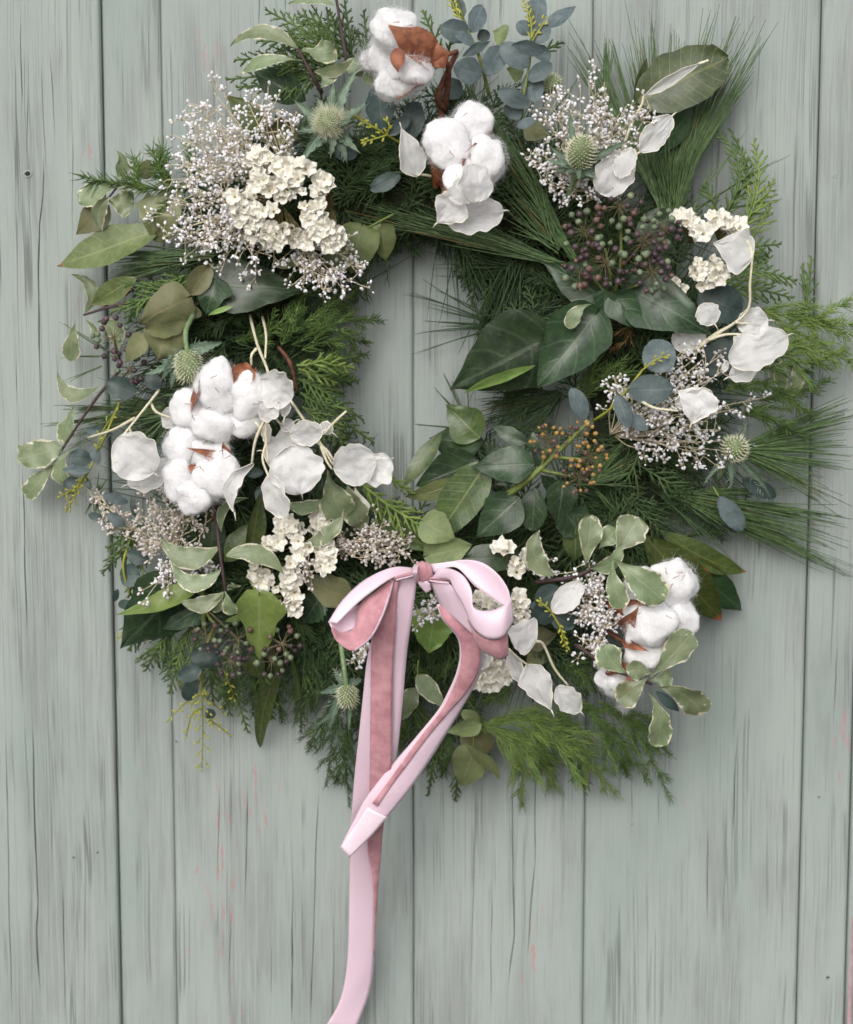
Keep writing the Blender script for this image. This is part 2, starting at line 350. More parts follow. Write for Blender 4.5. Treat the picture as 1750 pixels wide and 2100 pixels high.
# flakes of an older pink coat showing through
pk = stretched(420, 60, 3, 0.6, 0.01, 50.0)
def blob(cx, cz, rx, rz):
    a = math_(n, l, 'DIVIDE', math_(n, l, 'SUBTRACT', sp.outputs[0], cx), rx); c = math_(n, l, 'DIVIDE', math_(n, l, 'SUBTRACT', sp.outputs[2], cz), rz)
    return math_(n, l, 'EXPONENT', math_(n, l, 'MULTIPLY', math_(n, l, 'ADD', math_(n, l, 'MULTIPLY', a, a), math_(n, l, 'MULTIPLY', c, c)), -1))
reg = None
for (dx, dy, rx, rz) in ((450, 1850, 0.022, 0.11), (530, 1640, 0.02, 0.05), (180, 330, 0.008, 0.02), (410, 130, 0.02, 0.03), (1410, 1640, 0.006, 0.015), (1730, 1520, 0.012, 0.05), (1180, 1950, 0.006, 0.02), (1090, 1980, 0.01, 0.04)):
    q = PD(dx, dy, 8); k = blob(q.x, q.z, rx, rz); reg = k if reg is None else math_(n, l, 'MAXIMUM', reg, k)
pm = ramp(n, l, math_(n, l, 'ADD', pk, math_(n, l, 'MULTIPLY', reg, 0.20)), 0.76, 0.82)
col = mix(n, l, math_(n, l, 'MULTIPLY', pm, 0.6), col, S(190, 132, 128))
l.new(col, b.inputs['Base Color']); b.inputs['Roughness'].default_value = 0.7; b.inputs['Specular IOR Level'].default_value = 0.3
bp = n.new('ShaderNodeBump'); bp.inputs['Strength'].default_value = 0.4; bp.inputs['Distance'].default_value = 0.0010
hgt = math_(n, l, 'SUBTRACT', math_(n, l, 'MULTIPLY', fine, -0.5), math_(n, l, 'ADD', math_(n, l, 'MULTIPLY', crack, 1.2), math_(n, l, 'MULTIPLY', wear, 0.35)))
l.new(hgt, bp.inputs['Height']); l.new(bp.outputs[0], b.inputs['Normal'])

# ---------------------------------------------------------------- the boarded wall
def wx(dx, dy=1050): return PD(dx, dy, 0).x
wall = bpy.data.objects.new('wall', None); sc.collection.objects.link(wall); wall['kind'] = 'structure'; wall.location = (0, 0, 0)
wall['label'] = 'sage green weathered painted board wall behind the wreath'
CRACKS = [  # (points as (x, y) on the sheet, half width, depth mm)
    ([(46, 25), (46, 245)], 1.2, 1.5), ([(58, 170), (57, 335)], 1.2, 1.5), ([(92, 140), (93, 280), (90, 410), (83, 456), (81, 614), (86, 860)], 1.8, 2.5),
    ([(104, 90), (110, 200), (116, 300)], 1.0, 1.2), ([(36, 730), (37, 850)], 1.4, 2.0), ([(49, 950), (53, 1106), (58, 1300)], 1.6, 2.5),
    ([(69, 1485), (75, 1731), (81, 1854), (77, 1905), (85, 2033)], 2.0, 3.0), ([(15, 1500), (20, 1800), (28, 2090)], 1.2, 1.6), ([(130, 1800), (135, 2090)], 1.0, 1.2),
    ([(4, 470), (4, 620)], 1.2, 1.6), ([(150, 250), (152, 480)], 0.8, 1.0),
    ([(532, -40), (532, 92)], 1.4, 2.2), ([(588, -40), (586, 64)], 1.2, 2.0), ([(449, 1600), (449, 1700), (447, 1810)], 1.2, 1.6), ([(508, 1600), (506, 1720), (504, 1860)], 1.3, 1.8),
    ([(598, 1440), (602, 1720), (599, 2110)], 1.8, 3.0), ([(655, 1620), (648, 1780), (637, 2080)], 1.3, 1.6), ([(476, 1840), (471, 2000)], 1.0, 1.4), ([(560, 1900), (556, 2060)], 0.9, 1.2),
    ([(1052, 1580), (1051, 1800), (1055, 1924), (1041, 2030)], 1.7, 2.6), ([(1101, 1520), (1097, 1766), (1082, 1980)], 1.3, 2.0), ([(1010, 1800), (1006, 2090)], 1.0, 1.4), ([(975, 1660), (968, 2000)], 0.8, 1.0),
    ([(1515, 1485), (1507, 1600), (1501, 1731)], 1.3, 1.8), ([(1451, 1685), (1451, 1889)], 1.2, 1.7), ([(1294, 1573), (1297, 1682)], 1.3, 1.8), ([(1489, 1760), (1484, 1880)], 0.9, 1.2), ([(1560, 60), (1548, 260)], 0.7, 0.8), ([(1385, 20), (1380, 200)], 0.8, 1.0),
    ([(1718, 1300), (1708, 1500)], 1.0, 1.4)]
EDGES = [(-900, 0), (-480, 0), (-160, 1.0), (228, 3.2), (347, -0.6), (848, 0.8), (1207, 0.0), (1660, 0.6), (1762, 1.5), (2150, 0), (2500, 0)]
GAP = {228: 0.00012, 347: 0.00006, 848: 0.00006, 1207: 0.0001, 1660: 0.0003}
ZR = [-0.52 + 1.04 * i / 130 for i in range(131)]
for k in range(len(EDGES) - 1):
    xa, xb = wx(EDGES[k][0]), wx(EDGES[k + 1][0]); off = EDGES[k + 1][1] * 0.001
    ga, gb = GAP.get(EDGES[k][0], 0.0005), GAP.get(EDGES[k + 1][0], 0.0005); xa += ga; xb -= gb
    mine = []
    for pts, hw, dp in CRACKS:
        q = [PD(a, b_, 0) for a, b_ in pts]
        if xa + 0.002 < sum(v.x for v in q) / len(q) < xb - 0.002: mine.append((sorted([(v.z, v.x) for v in q]), hw * 0.0003, dp * 0.001))
    mine.sort(key=lambda c: c[0][0][1])
    b_ = MB(); rows = []
    for z in ZR:
        wob = 0.0012 * (noise.noise(Vector((k * 3.1, 0, z * 5))))
        row = [(xa, 0.02), (xa, 0.0022), (xa + 0.0009, 0.0006), (xa + 0.0022, 0)]
        for pts, hw, dp in mine:
            zs = [p[0] for p in pts]
            zz = min(max(z, zs[0]), zs[-1])
            for i in range(len(pts) - 1):
                if pts[i][0] <= zz <= pts[i + 1][0]:
                    f = (zz - pts[i][0]) / max(1e-9, pts[i + 1][0] - pts[i][0]); x = pts[i][1] * (1 - f) + pts[i + 1][1] * f
            x += 0.0008 * noise.noise(Vector((pts[0][1] * 90, z * 30, 2)))
            e = min((z - zs[0]), (zs[-1] - z)) / 0.02
            a = max(0.02, min(1, e)) * (0.7 + 0.6 * noise.noise(Vector((pts[0][1] * 50, z * 60, 7))))
            a = max(a, 0.02); d = max(0, min(1, e)) * dp
            row += [(x - hw * a - 0.0004, 0), (x - hw * a, 0.0001), (x, d), (x + hw * a, 0.0001), (x + hw * a + 0.0004, 0)]
        row += [(xb - 0.0022, 0), (xb - 0.0009, 0.0006), (xb, 0.0022), (xb, 0.02)]
        rows.append([Vector((x, y - off + (0 if y > 0.01 else 0.0007 * noise.noise(Vector((x * 20, z * 3, k)))), z)) for x, y in row])
    nc = len(rows[0]); V = [v for r in rows for v in r]
    F = [(i * nc + j, i * nc + j + 1, (i + 1) * nc + j + 1, (i + 1) * nc + j) for i in range(len(rows) - 1) for j in range(nc - 1)]
    b_.add(V, F); o = b_.build('plank', 'painted_wood', wall, smooth=False)
b_ = MB(); b_.add([Vector((x, 0.019, z)) for x, z in ((-0.7, -0.52), (0.7, -0.52), (0.7, 0.52), (-0.7, 0.52))], [(0, 1, 2, 3)]); b_.build('backing_board', 'hole', wall)
# knot hole and nail holes: small pits with a raised paint lip
for dx, dy, r in ((58, 357, 6), (152, 1757, 2.6), (1712, 362, 3.0), (1698, 2005, 3.6), (201, 1747, 2.2), (1680, 1635, 2.0), (1297, 1690, 2.5), (362, 1520, 2)):
    q = PD(dx, dy, 2.0 if dx < 228 or dx > 1660 else 0.4); b_ = MB(); rr = r * 0.0003
    if dx < 228: q.y = -0.0033
    elif dx > 1660: q.y = -0.0016
    elif dx < 347: q.y = 0.0004
    else: q.y = -0.0007
    V = []; F = []
    for i, (fr, y) in enumerate(((1.5, 0.0002), (1.15, -0.0006), (0.95, -0.0004), (0.8, 0.0001))):
        for j in range(14):
            a = j / 14 * 2 * math.pi; V.append(q + Vector((math.cos(a) * rr * fr * 1.1, y, math.sin(a) * rr * fr * (0.9 + 0.1 * math.sin(2 * a)))))
    for i in range(3):
        for j in range(14): F.append((i * 14 + j, i * 14 + (j + 1) % 14, (i + 1) * 14 + (j + 1) % 14, (i + 1) * 14 + j))
    b_.add(V, F); b_.build('knot_rim', 'painted_wood', wall)
    b_ = MB(); b_.add(V[42:], [tuple(range(14))]); b_.build('knot_hole', 'hole', wall)
q0, q1 = PD(1751, 1880, 1), PD(1742, 2140, 1)
b_ = MB(); V = []; F = []
for i in range(25):
    t = i / 24; c = Vector((q0.x - 0.001, -0.0024, q0.z + (q1.z - q0.z) * t)); wdt = 0.0012 * (0.35 + t * 0.9) * (1 + 0.5 * noise.noise(Vector((t * 15, 0, 0))))
    V += [c + Vector((-wdt, 0.0003, 0)), c + Vector((0, -0.0002, 0)), c + Vector((wdt, 0.0003, 0))]
    if i: F += [(3 * i - 3, 3 * i - 2, 3 * i + 1, 3 * i), (3 * i - 2, 3 * i - 1, 3 * i + 2, 3 * i + 1)]
b_.add(V, F); b_.build('paint_drip', 'pink_paint', wall)

# ---------------------------------------------------------------- leaves
def tab(*pts):
    def f(u):
        for i in range(len(pts) - 1):
            if u <= pts[i + 1][0]:
                t = (u - pts[i][0]) / (pts[i + 1][0] - pts[i][0]); return pts[i][1] + (pts[i + 1][1] - pts[i][1]) * t
        return 0
    return f
SH = {
    'oval': lambda u: max(0, math.sin(math.pi * u)) ** 0.55,
    'round': lambda u: max(0, math.sin(math.pi * u)) ** 0.5,
    'lance': lambda u: max(0, math.sin(math.pi * u ** 0.9)) ** 0.95,
    'strap': lambda u: max(0, math.sin(math.pi * u ** 0.8)) ** 0.6,
    'ovate': tab((0, 0), (.03, .3), (.12, .75), (.22, .94), (.34, 1), (.48, .9), (.62, .7), (.78, .42), (.9, .18), (1, 0)),
    'ivy': tab((0, .02), (.02, .45), (.08, .8), (.16, .96), (.24, 1), (.36, .93), (.5, .76), (.65, .53), (.8, .28), (.9, .12), (1, 0)),
    'ivy3': tab((0, .05), (.02, .5), (.1, .75), (.18, .98), (.24, 1), (.32, .86), (.42, .62), (.5, .58), (.62, .5), (.75, .36), (.9, .13), (1, 0)),
    'obov': tab((0, .04), (.12, .12), (.25, .32), (.4, .62), (.55, .88), (.68, 1), (.8, .97), (.9, .78), (.96, .5), (1, 0)),
    'heart': tab((0, .05), (.02, .5), (.08, .82), (.18, .98), (.28, 1), (.42, .93), (.58, .76), (.72, .54), (.85, .3), (.94, .12), (1, 0)),
    'bract': tab((0, .45), (.08, .9), (.16, .6), (.25, 1), (.32, .6), (.42, .85), (.5, .45), (.58, .6), (.66, .3), (.75, .34), (.85, .14), (1, 0)),
    'holly': tab((0, 0), (.05, .5), (.15, 1), (.24, .62), (.36, .6), (.48, .95), (.58, .5), (.72, .42), (.8, .6), (.88, .22), (1, 0)),
    'toothed': tab((0, 0), (.05, .5), (.12, .9), (.17, .7), (.25, 1), (.32, .78), (.42, 1), (.5, .72), (.58, .85), (.68, .5), (.76, .56), (.86, .25), (1, 0)),
    'husk': tab((0, .3), (.1, .6), (.25, .9), (.4, 1), (.6, .85), (.75, .55), (.88, .25), (1, 0.03)),
    'notched': tab((0, 0), (.05, .4), (.15, .7), (.3, .95), (.5, 1), (.68, .95), (.8, .8), (.86, .62), (.9, .66), (.95, .42), (1, 0.05)),
}
def leafgrid(b, tp, w, shape, roll=0, bend=0.08, cup=0.12, arc=0, twist=0, wave=0.0, curl=0, nu=14, nv=6, seed=None, fold=0.0, cord=0.0, rag=0.045, crumple=0.0):
    seed = rnd.random() * 100 if seed is None else seed
    X = tp - b; L = X.length; X = X.normalized()
    Z = (TOCAM - X * TOCAM.dot(X)).normalized(); Y = Z.cross(X)
    f = SH[shape]; V = []; F = []; uv = []
    for i in range(nu + 1):
        u = 0.5 - 0.5 * math.cos(math.pi * i / nu); u = 0.5 * u + 0.5 * i / nu
        c = b + X * (L * u) + Z * (L * bend * 4 * u * (1 - u)) - Y * (L * arc * 4 * u * (1 - u))
        if curl: c += Z * (L * curl * u ** 3)
        a = R(roll + twist * (u - 0.5)); y = Y * math.cos(a) + Z * math.sin(a); z = Z * math.cos(a) - Y * math.sin(a)
        tg = X - Y * (arc * 4 * (1 - 2 * u)); 
        if arc: y = (y - tg.normalized() * y.dot(tg.normalized())).normalized()
        h = f(u) * w / 2
        for j in range(nv + 1):
            v = -1 + 2 * j / nv
            hh = h * (1 + rag * 3 * noise.noise(Vector((u * 6, 3 * (v > 0), seed))))
            p = c + y * (hh * v) + z * (cup * hh * v * v + fold * hh * abs(v))
            if wave: p += z * (wave * w * v * v * math.sin(u * 14 + seed + (2 if v > 0 else 0)))
            p += z * (0.07 * w * noise.noise(Vector((u * 2.6, v * 1.2, seed))) + 0.025 * w * noise.noise(Vector((u * 8, v * 3, seed + 4))) * abs(v))
            if crumple: p += z * (crumple * w * (noise.noise(Vector((u * 5, v * 3.5, seed + 9))) + 0.6 * abs(noise.noise(Vector((u * 3 + v, v * 5, seed + 20))))))
            if cord: p -= X * (L * cord * abs(v) * (1 - u) ** 3)
            V.append(p); uv.append((u, 0.5 + 0.5 * v))
    m = nv + 1
    for i in range(nu):
        for j in range(nv): F.append((i * m + j, (i + 1) * m + j, (i + 1) * m + j + 1, i * m + j + 1))
    return V, F, uv
def leaf(T, mat, shape, b, tp, w, roll=0, pet=None, part='leaf', petmat='twig_green', **kw):
    if 'cord' not in kw and shape in ('ivy', 'ivy3', 'heart'): kw['cord'] = 0.12
    if mat == 'variegated': kw.setdefault('wave', 0.05); kw.setdefault('rag', 0.08); kw.setdefault('nu', 20)
    m = MB(); m.add(*leafgrid(P(*b), P(*tp), w * U, shape, roll, **kw)); o = m.build(part, mat, T.root)
    if pet: T.stem([pet, b], 7, 5, petmat, 5)
    return o
def pod(T, b, tp, w, roll=0, bend=0.06, cup=0.15, shape='round', tail=True, wave=0.03, **kw):
    V, F, uv = leafgrid(P(*b), P(*tp), w * U, shape, roll, bend, cup, nu=24, nv=16, rag=0.09, wave=wave, crumple=0.04, **kw)
    m = MB(); m.add(V, F, uv); o = m.build('pod', 'pod', T.root)
    ring = [V[i * 17] for i in range(25)] + [V[i * 17 + 16] for i in range(23, 0, -1)]; ring.append(ring[0])
    r = MB(); r.tube(ring, 2.4 * U, 2.4 * U, 5)
    if tail:
        e_ = V[24 * 17]; d = (e_ - V[21 * 17 + 8]).normalized(); r.tube([e_, e_ + d * 22 * U, e_ + d * 40 * U + Vector((0, 0, -6 * U))], 4.5 * U, 2 * U, 5)
    r.build('pod_rim', 'pod_rim', T.root, parent=o)
    return o

# ---------------------------------------------------------------- conifers
def cypress(mb, path, width, r=5.0, density=1.0, up=None, sub=True):
    """flat scaly spray along a world path; width = half spread at its widest, metres"""
    q = spline(path, 24); Ltot = sum((q[i + 1] - q[i]).length for i in range(24))
    r *= 1.55; mb.tube(q, r * 1.1 * U, r * 0.7 * U, 4, 0.3)
    nb = max(6, int(Ltot / (0.0029 / density))); pl = up or (TOCAM + Vector((rnd.uniform(-.5, .5), 0, rnd.uniform(-.5, .5)))).normalized()
    for k in range(nb):
        t = (k + 0.6) / nb; i = min(int(t * 24), 23); p = q[i].lerp(q[i + 1], t * 24 - i); d = (q[i + 1] - q[i]).normalized()
        s = d.cross(pl).normalized() * (1 if k % 2 else -1)
        env = (0.35 + 0.65 * min(1, t * 3.5)) * (1.05 - t) ** 0.75 * 1.25
        L = width * env * rnd.uniform(0.7, 1.15)
        if L < 0.002: L = 0.002
        dd = (d * rnd.uniform(0.75, 1.0) + s * rnd.uniform(0.6, 0.85) + pl * rnd.uniform(-.22, .22)).normalized()
        bd = d * 0.22 + Vector((0, 0, -0.1))
        seg = 4; pts = [p + dd * (L * j / seg) + bd * (L * (j / seg) ** 2) for j in range(seg + 1)]
        mb.tube(pts, r * 0.95 * U, r * 0.5 * U, 4, 0.55)
        if sub:
            ns = int(L / 0.0022)
            for j in range(1, ns):
                tt = j / ns; c = p + dd * (L * tt) + bd * (L * tt * tt); s2 = dd.cross(pl).normalized() * (1 if j % 2 else -1)
                l2 = L * 0.42 * (1.1 - tt) * rnd.uniform(0.7, 1.2)
                e = (dd * 0.95 + s2 * 0.75 + pl * rnd.uniform(-.25, .25)).normalized()
                mb.needle(c, e, max(l2, 0.0018), r * 0.72 * U, dd * 0.25, 2, 4)
def feather(mb, stem, path, nlen, r=2.2, density=1.0, shoots=6, curl=0.5, stem_r=4.0):
    r *= 1.6; stem_r *= 1.2
    """green shoot bristling with soft curved needle leaves, with side shoots"""
    def shoot(q, nl, rr):
        n = len(q) - 1; Lt = sum((q[i + 1] - q[i]).length for i in range(n)); cnt = int(Lt / 0.00052 * density)
        stem.tube(q, rr * U, rr * 0.5 * U, 4)
        for k in range(cnt):
            t = k / cnt; i = min(int(t * n), n - 1); p = q[i].lerp(q[i + 1], t * n - i); d = (q[i + 1] - q[i]).normalized()
            a = perp(d); b = d.cross(a); th = k * 2.4 + rnd.uniform(-.4, .4); s = a * math.cos(th) + b * math.sin(th)
            e = (d * rnd.uniform(0.5, 1.0) + s * rnd.uniform(0.6, 1.0)).normalized()
            mb.needle(p, e, nl * rnd.uniform(0.6, 1.2) * (1 - 0.35 * t), r * U, (d * curl * rnd.uniform(0.2, 1.2) - s * curl * 0.4 + Vector((0, 0, rnd.uniform(-.15, .1)))), 3, 3)
    q = spline(path, 20); shoot(q, nlen, stem_r)
    Lt = sum((q[i + 1] - q[i]).length for i in range(20))
    for k in range(shoots):
        t = 0.15 + 0.7 * k / max(1, shoots - 1); i = min(int(t * 20), 19); d = (q[i + 1] - q[i]).normalized(); pl = TOCAM
        s = d.cross(pl).normalized() * (1 if k % 2 else -1); L = Lt * rnd.uniform(0.22, 0.42) * (1.15 - t)
        e = (d + s * rnd.uniform(0.4, 0.8) + pl * rnd.uniform(-.3, .3)).normalized()
        shoot([q[i] + e * (L * j / 6) + d * (L * 0.15 * (j / 6) ** 2) + Vector((0, 0, -L * 0.12 * (j / 6) ** 2)) for j in range(7)], nlen * 0.85, stem_r * 0.7)
def pinefan(mb, base, tips, per, jit, r=2.6, sag=0.06, brown=None):
    r *= 2.0
    """bundles of long straight needles from around a base to given tips"""
    for tp in tips:
        for k in range(per):
            b = base + Vector((rnd.gauss(0, 1), rnd.gauss(0, 0.7), rnd.gauss(0, 1))) * jit * 0.35
            e = tp + Vector((rnd.gauss(0, 1), rnd.gauss(0, 0.5), rnd.gauss(0, 1))) * jit
            f = rnd.uniform(0.0, 0.35); s = b.lerp(e, f) if rnd.random() < 0.7 else b
            d = e - s; L = d.length
            if L < 1e-4: continue
            d.normalize(); bd = Vector((rnd.gauss(0, 1), rnd.gauss(0, .6), rnd.gauss(-0.5, 1))) * sag
            (brown if brown and rnd.random() < 0.025 else mb).needle(s, (d - bd * 0.8).normalized(), L * rnd.uniform(0.75, 1.03), r * U * rnd.uniform(0.8, 1.2), bd, 6, 3)

# ---------------------------------------------------------------- flowers
def fuzz(c, rad, fib, n, lmin, lmax, wdt):
    for k in range(n):
        z = rnd.uniform(-1, 1); a = rnd.uniform(0, 6.283); s = math.sqrt(1 - z * z); nrm = Vector((s * math.cos(a), s * math.sin(a), z))
        if nrm.dot(TOCAM) < -0.35: continue
        p = c + Vector((nrm.x * rad.x, nrm.y * rad.y, nrm.z * rad.z)) * rnd.uniform(0.93, 1.03)
        tg = nrm.cross(Vector((rnd.gauss(0, 1), rnd.gauss(0, 1), rnd.gauss(0, 1)))).normalized()
        d = (nrm * rnd.uniform(0.0, 0.6) + tg).normalized(); L = rnd.uniform(lmin, lmax) * (1.9 if rnd.random() < 0.06 else 1); cv = (nrm * rnd.uniform(-.9, 0.25) + nrm.cross(tg) * rnd.uniform(-.8, .8))
        sd = d.cross(nrm).normalized() * wdt; V = []
        for j in range(4):
            t = j / 3; q = p + d * (L * t) + cv * (L * t * t); V += [q - sd * (1 - 0.6 * t), q + sd * (1 - 0.6 * t)]
        fib.add(V, [(0, 1, 3, 2), (2, 3, 5, 4), (4, 5, 7, 6)])
def lock(T, x, y, h, rx, ry, rh=None, fibres=3000, wild=1.0):
    """one fluffy lock of cotton"""
    c = P(x, y, h); rx *= 1.13; ry *= 1.13; rad = Vector((rx * U, (rh or min(rx, ry) * 0.85) * U, ry * U)); m = MB(); V = []; F = []; uv = []; nu, nv = 44, 30; sd = rnd.random() * 50
    for i in range(nv + 1):
        ph = math.pi * i / nv
        for j in range(nu):
            th = 2 * math.pi * j / nu; nr = Vector((math.sin(ph) * math.cos(th), math.sin(ph) * math.sin(th), math.cos(ph)))
            k = 0.98 + 0.34 * noise.noise(nr * 1.2 + Vector((sd, 0, 0))) - 0.10 * abs(noise.noise(nr * 2.4 + Vector((sd, 8, 0)))) + 0.07 * noise.noise(nr * 3.6 + Vector((sd, 3, 0))) + 0.018 * noise.noise(nr * 9 + Vector((sd, 3, 0)))
            V.append(c + Vector((nr.x * rad.x, nr.y * rad.y, nr.z * rad.z)) * k); uv.append((j / nu, i / nv))
    for i in range(nv):
        for j in range(nu): F.append((i * nu + j, (i + 1) * nu + j, (i + 1) * nu + (j + 1) % nu, i * nu + (j + 1) % nu))
    m.add(V, F, uv); o = m.build('cotton_lock', 'cotton', T.root)
    fb = MB(); fuzz(c, rad * 1.02, fb, fibres, 0.0015, 0.0046 * wild, 0.00006); fb.build('fibres', 'cotton_fibre', T.root, parent=o, stuff=True)
def husk(T, b, tp, w, roll=0, bend=0.2, cup=0.5, **kw): return leaf(T, 'husk', 'husk', b, tp, w, roll, part='husk', bend=bend, cup=cup, wave=0.05, nu=16, nv=8, **kw)
def fleck(T, x, y, h, s=20):
    a = rnd.uniform(0, 6.28); p = [P(x + s * math.cos(a) * t + s * 0.3 * math.sin(t * 3), y + s * math.sin(a) * t, h) for t in (-1, -.3, .3, 1)]
    T.mb('husk_fleck', 'husk_fleck', True).tube(p, 2.5 * U, 1.2 * U, 4)
BUD = [(0, .35), (.2, .8), (.45, 1.0), (.75, .75), (1.0, .2)]
def bud(mb, p, d, L, r): mb.lathe(p, d, [(z * L, k * r) for z, k in BUD], 6)
def gyp(T, origin, tips, sub=5, spread=70, size=1.0, budmat='gyp_bud', stemmat='stem_straw', hj=8):
    """dried gypsophila: forking straw stems that end in tiny white buds"""
    O = P(*origin); st = MB(); bu = T.mb('buds', budmat, True); b2 = T.mb('buds', 'gyp_bud_dry', True)
    for tpx in tips:
        E = P(tpx[0], tpx[1], tpx[2] if len(tpx) > 2 else origin[2] + rnd.uniform(-hj, hj)); sp = tpx[3] if len(tpx) > 3 else spread
        mid = O.lerp(E, 0.5) + Vector((rnd.gauss(0, 1), rnd.gauss(0, 1), rnd.gauss(0, 1))) * 25 * U
        q = spline([O, mid, E], 10); st.tube(q, 3.6 * U, 2.2 * U, 4)
        for k in range(sub):
            t = 1 - 0.10 * k * rnd.uniform(0.6, 1.3); i = max(3, min(9, int(t * 10))); p = q[i].lerp(q[min(i + 1, 10)], 0.5) if k else q[10]
            d = (q[i] - q[i - 1]).normalized()
            e = p + (d * rnd.uniform(0.1, 0.8) + Vector((rnd.gauss(0, 1), rnd.gauss(0, 0.8), rnd.gauss(0, 1))) * 0.75) * sp * U * rnd.uniform(0.5, 1.0)
            st.tube(spline([p, p.lerp(e, 0.55) + Vector((rnd.gauss(0, 1), 0, rnd.gauss(0, 1))) * 6 * U, e], 4), 2.6 * U, 1.8 * U, 4)
            dd = (e - p).normalized() if (e - p).length > 1e-6 else d
            for j in range(rnd.randint(3, 6)):
                v = (dd * 0.7 + Vector((rnd.gauss(0, 1), rnd.gauss(0, 1), rnd.gauss(0, 1))) * 0.65).normalized(); ll = rnd.uniform(14, 36) * U
                s0 = p.lerp(e, rnd.uniform(0.6, 1.0)); st.needle(s0, v, ll, 1.7 * U, None, 1, 3)
                sz = rnd.uniform(0.6, 1.12) * size; bud(bu if rnd.random() < 0.85 else b2, s0 + v * ll * 0.9, v, rnd.uniform(18, 25) * U * sz, rnd.uniform(7.2, 10.5) * U * sz)
    st.build('stem', stemmat, T.root)
def floret(T, p, ax, s):
    """papery ruffled statice flower"""
    a = perp(ax); b = ax.cross(a); n = 20; V = []; F = []; uv = []; ph = rnd.random() * 6; sd = rnd.random() * 30
    for i, (r, z) in enumerate(((0.10, -0.7), (0.35, -0.35), (0.72, 0.05), (1.0, 0.18))):
        for k in range(n):
            t = 2 * math.pi * k / n; lob = 0.62 + 0.38 * abs(math.sin(2.5 * t + ph)) ** 0.6; rr = r * (lob if i > 1 else 1) * (1 + 0.25 * noise.noise(Vector((math.cos(t) * 1.5, math.sin(t) * 1.5, sd)))); zz = z + (0.22 * math.sin(5 * t + ph * 2) + 0.3 * noise.noise(Vector((math.cos(t) * 2, math.sin(t) * 2, sd + 5)))) * (r if i > 1 else 0)
            V.append(p + (a * math.cos(t) + b * math.sin(t)) * (rr * s) + ax * (zz * s)); uv.append((i / 3, k / n))
    for i in range(3):
        for k in range(n): F.append((i * n + k, i * n + (k + 1) % n, (i + 1) * n + (k + 1) % n, (i + 1) * n + k))
    m = MB(); m.add(V, F, uv); m.build('floret', 'statice', T.root, smooth=False)
def statice(T, origin, spots, size=44, lean=0.8):
    """spots: (x, y, h) of each flower; they face away from the origin and towards the viewer"""
    O = P(*origin); st = MB()
    for s in spots:
        p = P(s[0] + rnd.gauss(0, 5), s[1] + rnd.gauss(0, 5), s[2] + rnd.uniform(-2, 2)); d = (p - O); d = d.normalized() if d.length > 1e-6 else TOCAM
        ax = (d * lean + TOCAM * rnd.uniform(0.5, 1.0) + Vector((rnd.gauss(0, 1), rnd.gauss(0, 1), rnd.gauss(0, 1))) * 0.3).normalized()
        floret(T, p, ax, size * U * rnd.uniform(0.6, 1.25)); st.tube(spline([O, O.lerp(p, 0.6) - TOCAM * 0.002, p - ax * size * 0.6 * U], 5), 5 * U, 3 * U, 4)
    st.build('stem', 'statice_stem', T.root)
def arc(pts, n, wide=0, h=0, rows=1):
    """evenly spread spots along a bent line, in several rows"""
    out = []
    q = spline([Vector((a, b, 0)) for a, b in pts], 40)
    for r in range(rows):
        for k in range(n):
            t = (k + 0.5 * (r % 2)) / max(1, n - 1 + 0.5 * (rows > 1)) * 40; i = min(int(t), 39); p = q[i].lerp(q[i + 1], t - i); d = (q[i + 1] - q[i]).normalized()
            f = (r - (rows - 1) / 2) * wide; out.append((p.x - d.y * f, p.y + d.x * f, h + rnd.uniform(-3, 3)))
    return out
def umbel(T, c, rad, n, mats, pedmat='pedicel', bs=20, base=None, crown=True, flat=0.75):
    """ball of ivy fruit on radiating stalks"""
    C = P(*c); st = MB()
    if base: st.tube(spline([P(*base), C], 5), 8 * U, 7 * U, 5)
    g = math.pi * (3 - math.sqrt(5))
    for k in range(n):
        z = 1 - 1.45 * (k + 0.5) / n; s = math.sqrt(max(0, 1 - z * z)); a = k * g + rnd.uniform(-.2, .2)
        d = Vector((s * math.cos(a), -z * flat - 0.05, s * math.sin(a))); d.normalize(); L = rad * U * rnd.uniform(0.75, 1.08)
        st.needle(C, d, L, 3.0 * U, None, 1, 4); p = C + d * L; r = bs * U * rnd.uniform(0.75, 1.15); mt = rnd.choice(mats)
        b = MB(); b.lathe(p - d * r * 0.6, d, [(0, .25 * r), (.35 * r, .75 * r), (0.9 * r, r), (1.35 * r, .92 * r), (1.5 * r, .78 * r), (1.62 * r, .70 * r), (1.85 * r, .3 * r)] if crown else [(0, .4 * r), (.5 * r, .9 * r), (1.1 * r, r), (1.7 * r, .6 * r), (2.0 * r, .25 * r)], 8); o = b.build('berry', mt, T.root)
        if crown:
            b = MB(); b.needle(p + d * r * 1.2, d, r * 0.55, r * 0.16, None, 1, 4); b.build('berry_tip', 'berry_orange' if rnd.random() < .4 else 'berry_purple', T.root, parent=o)
    st.build('stalk', pedmat, T.root)
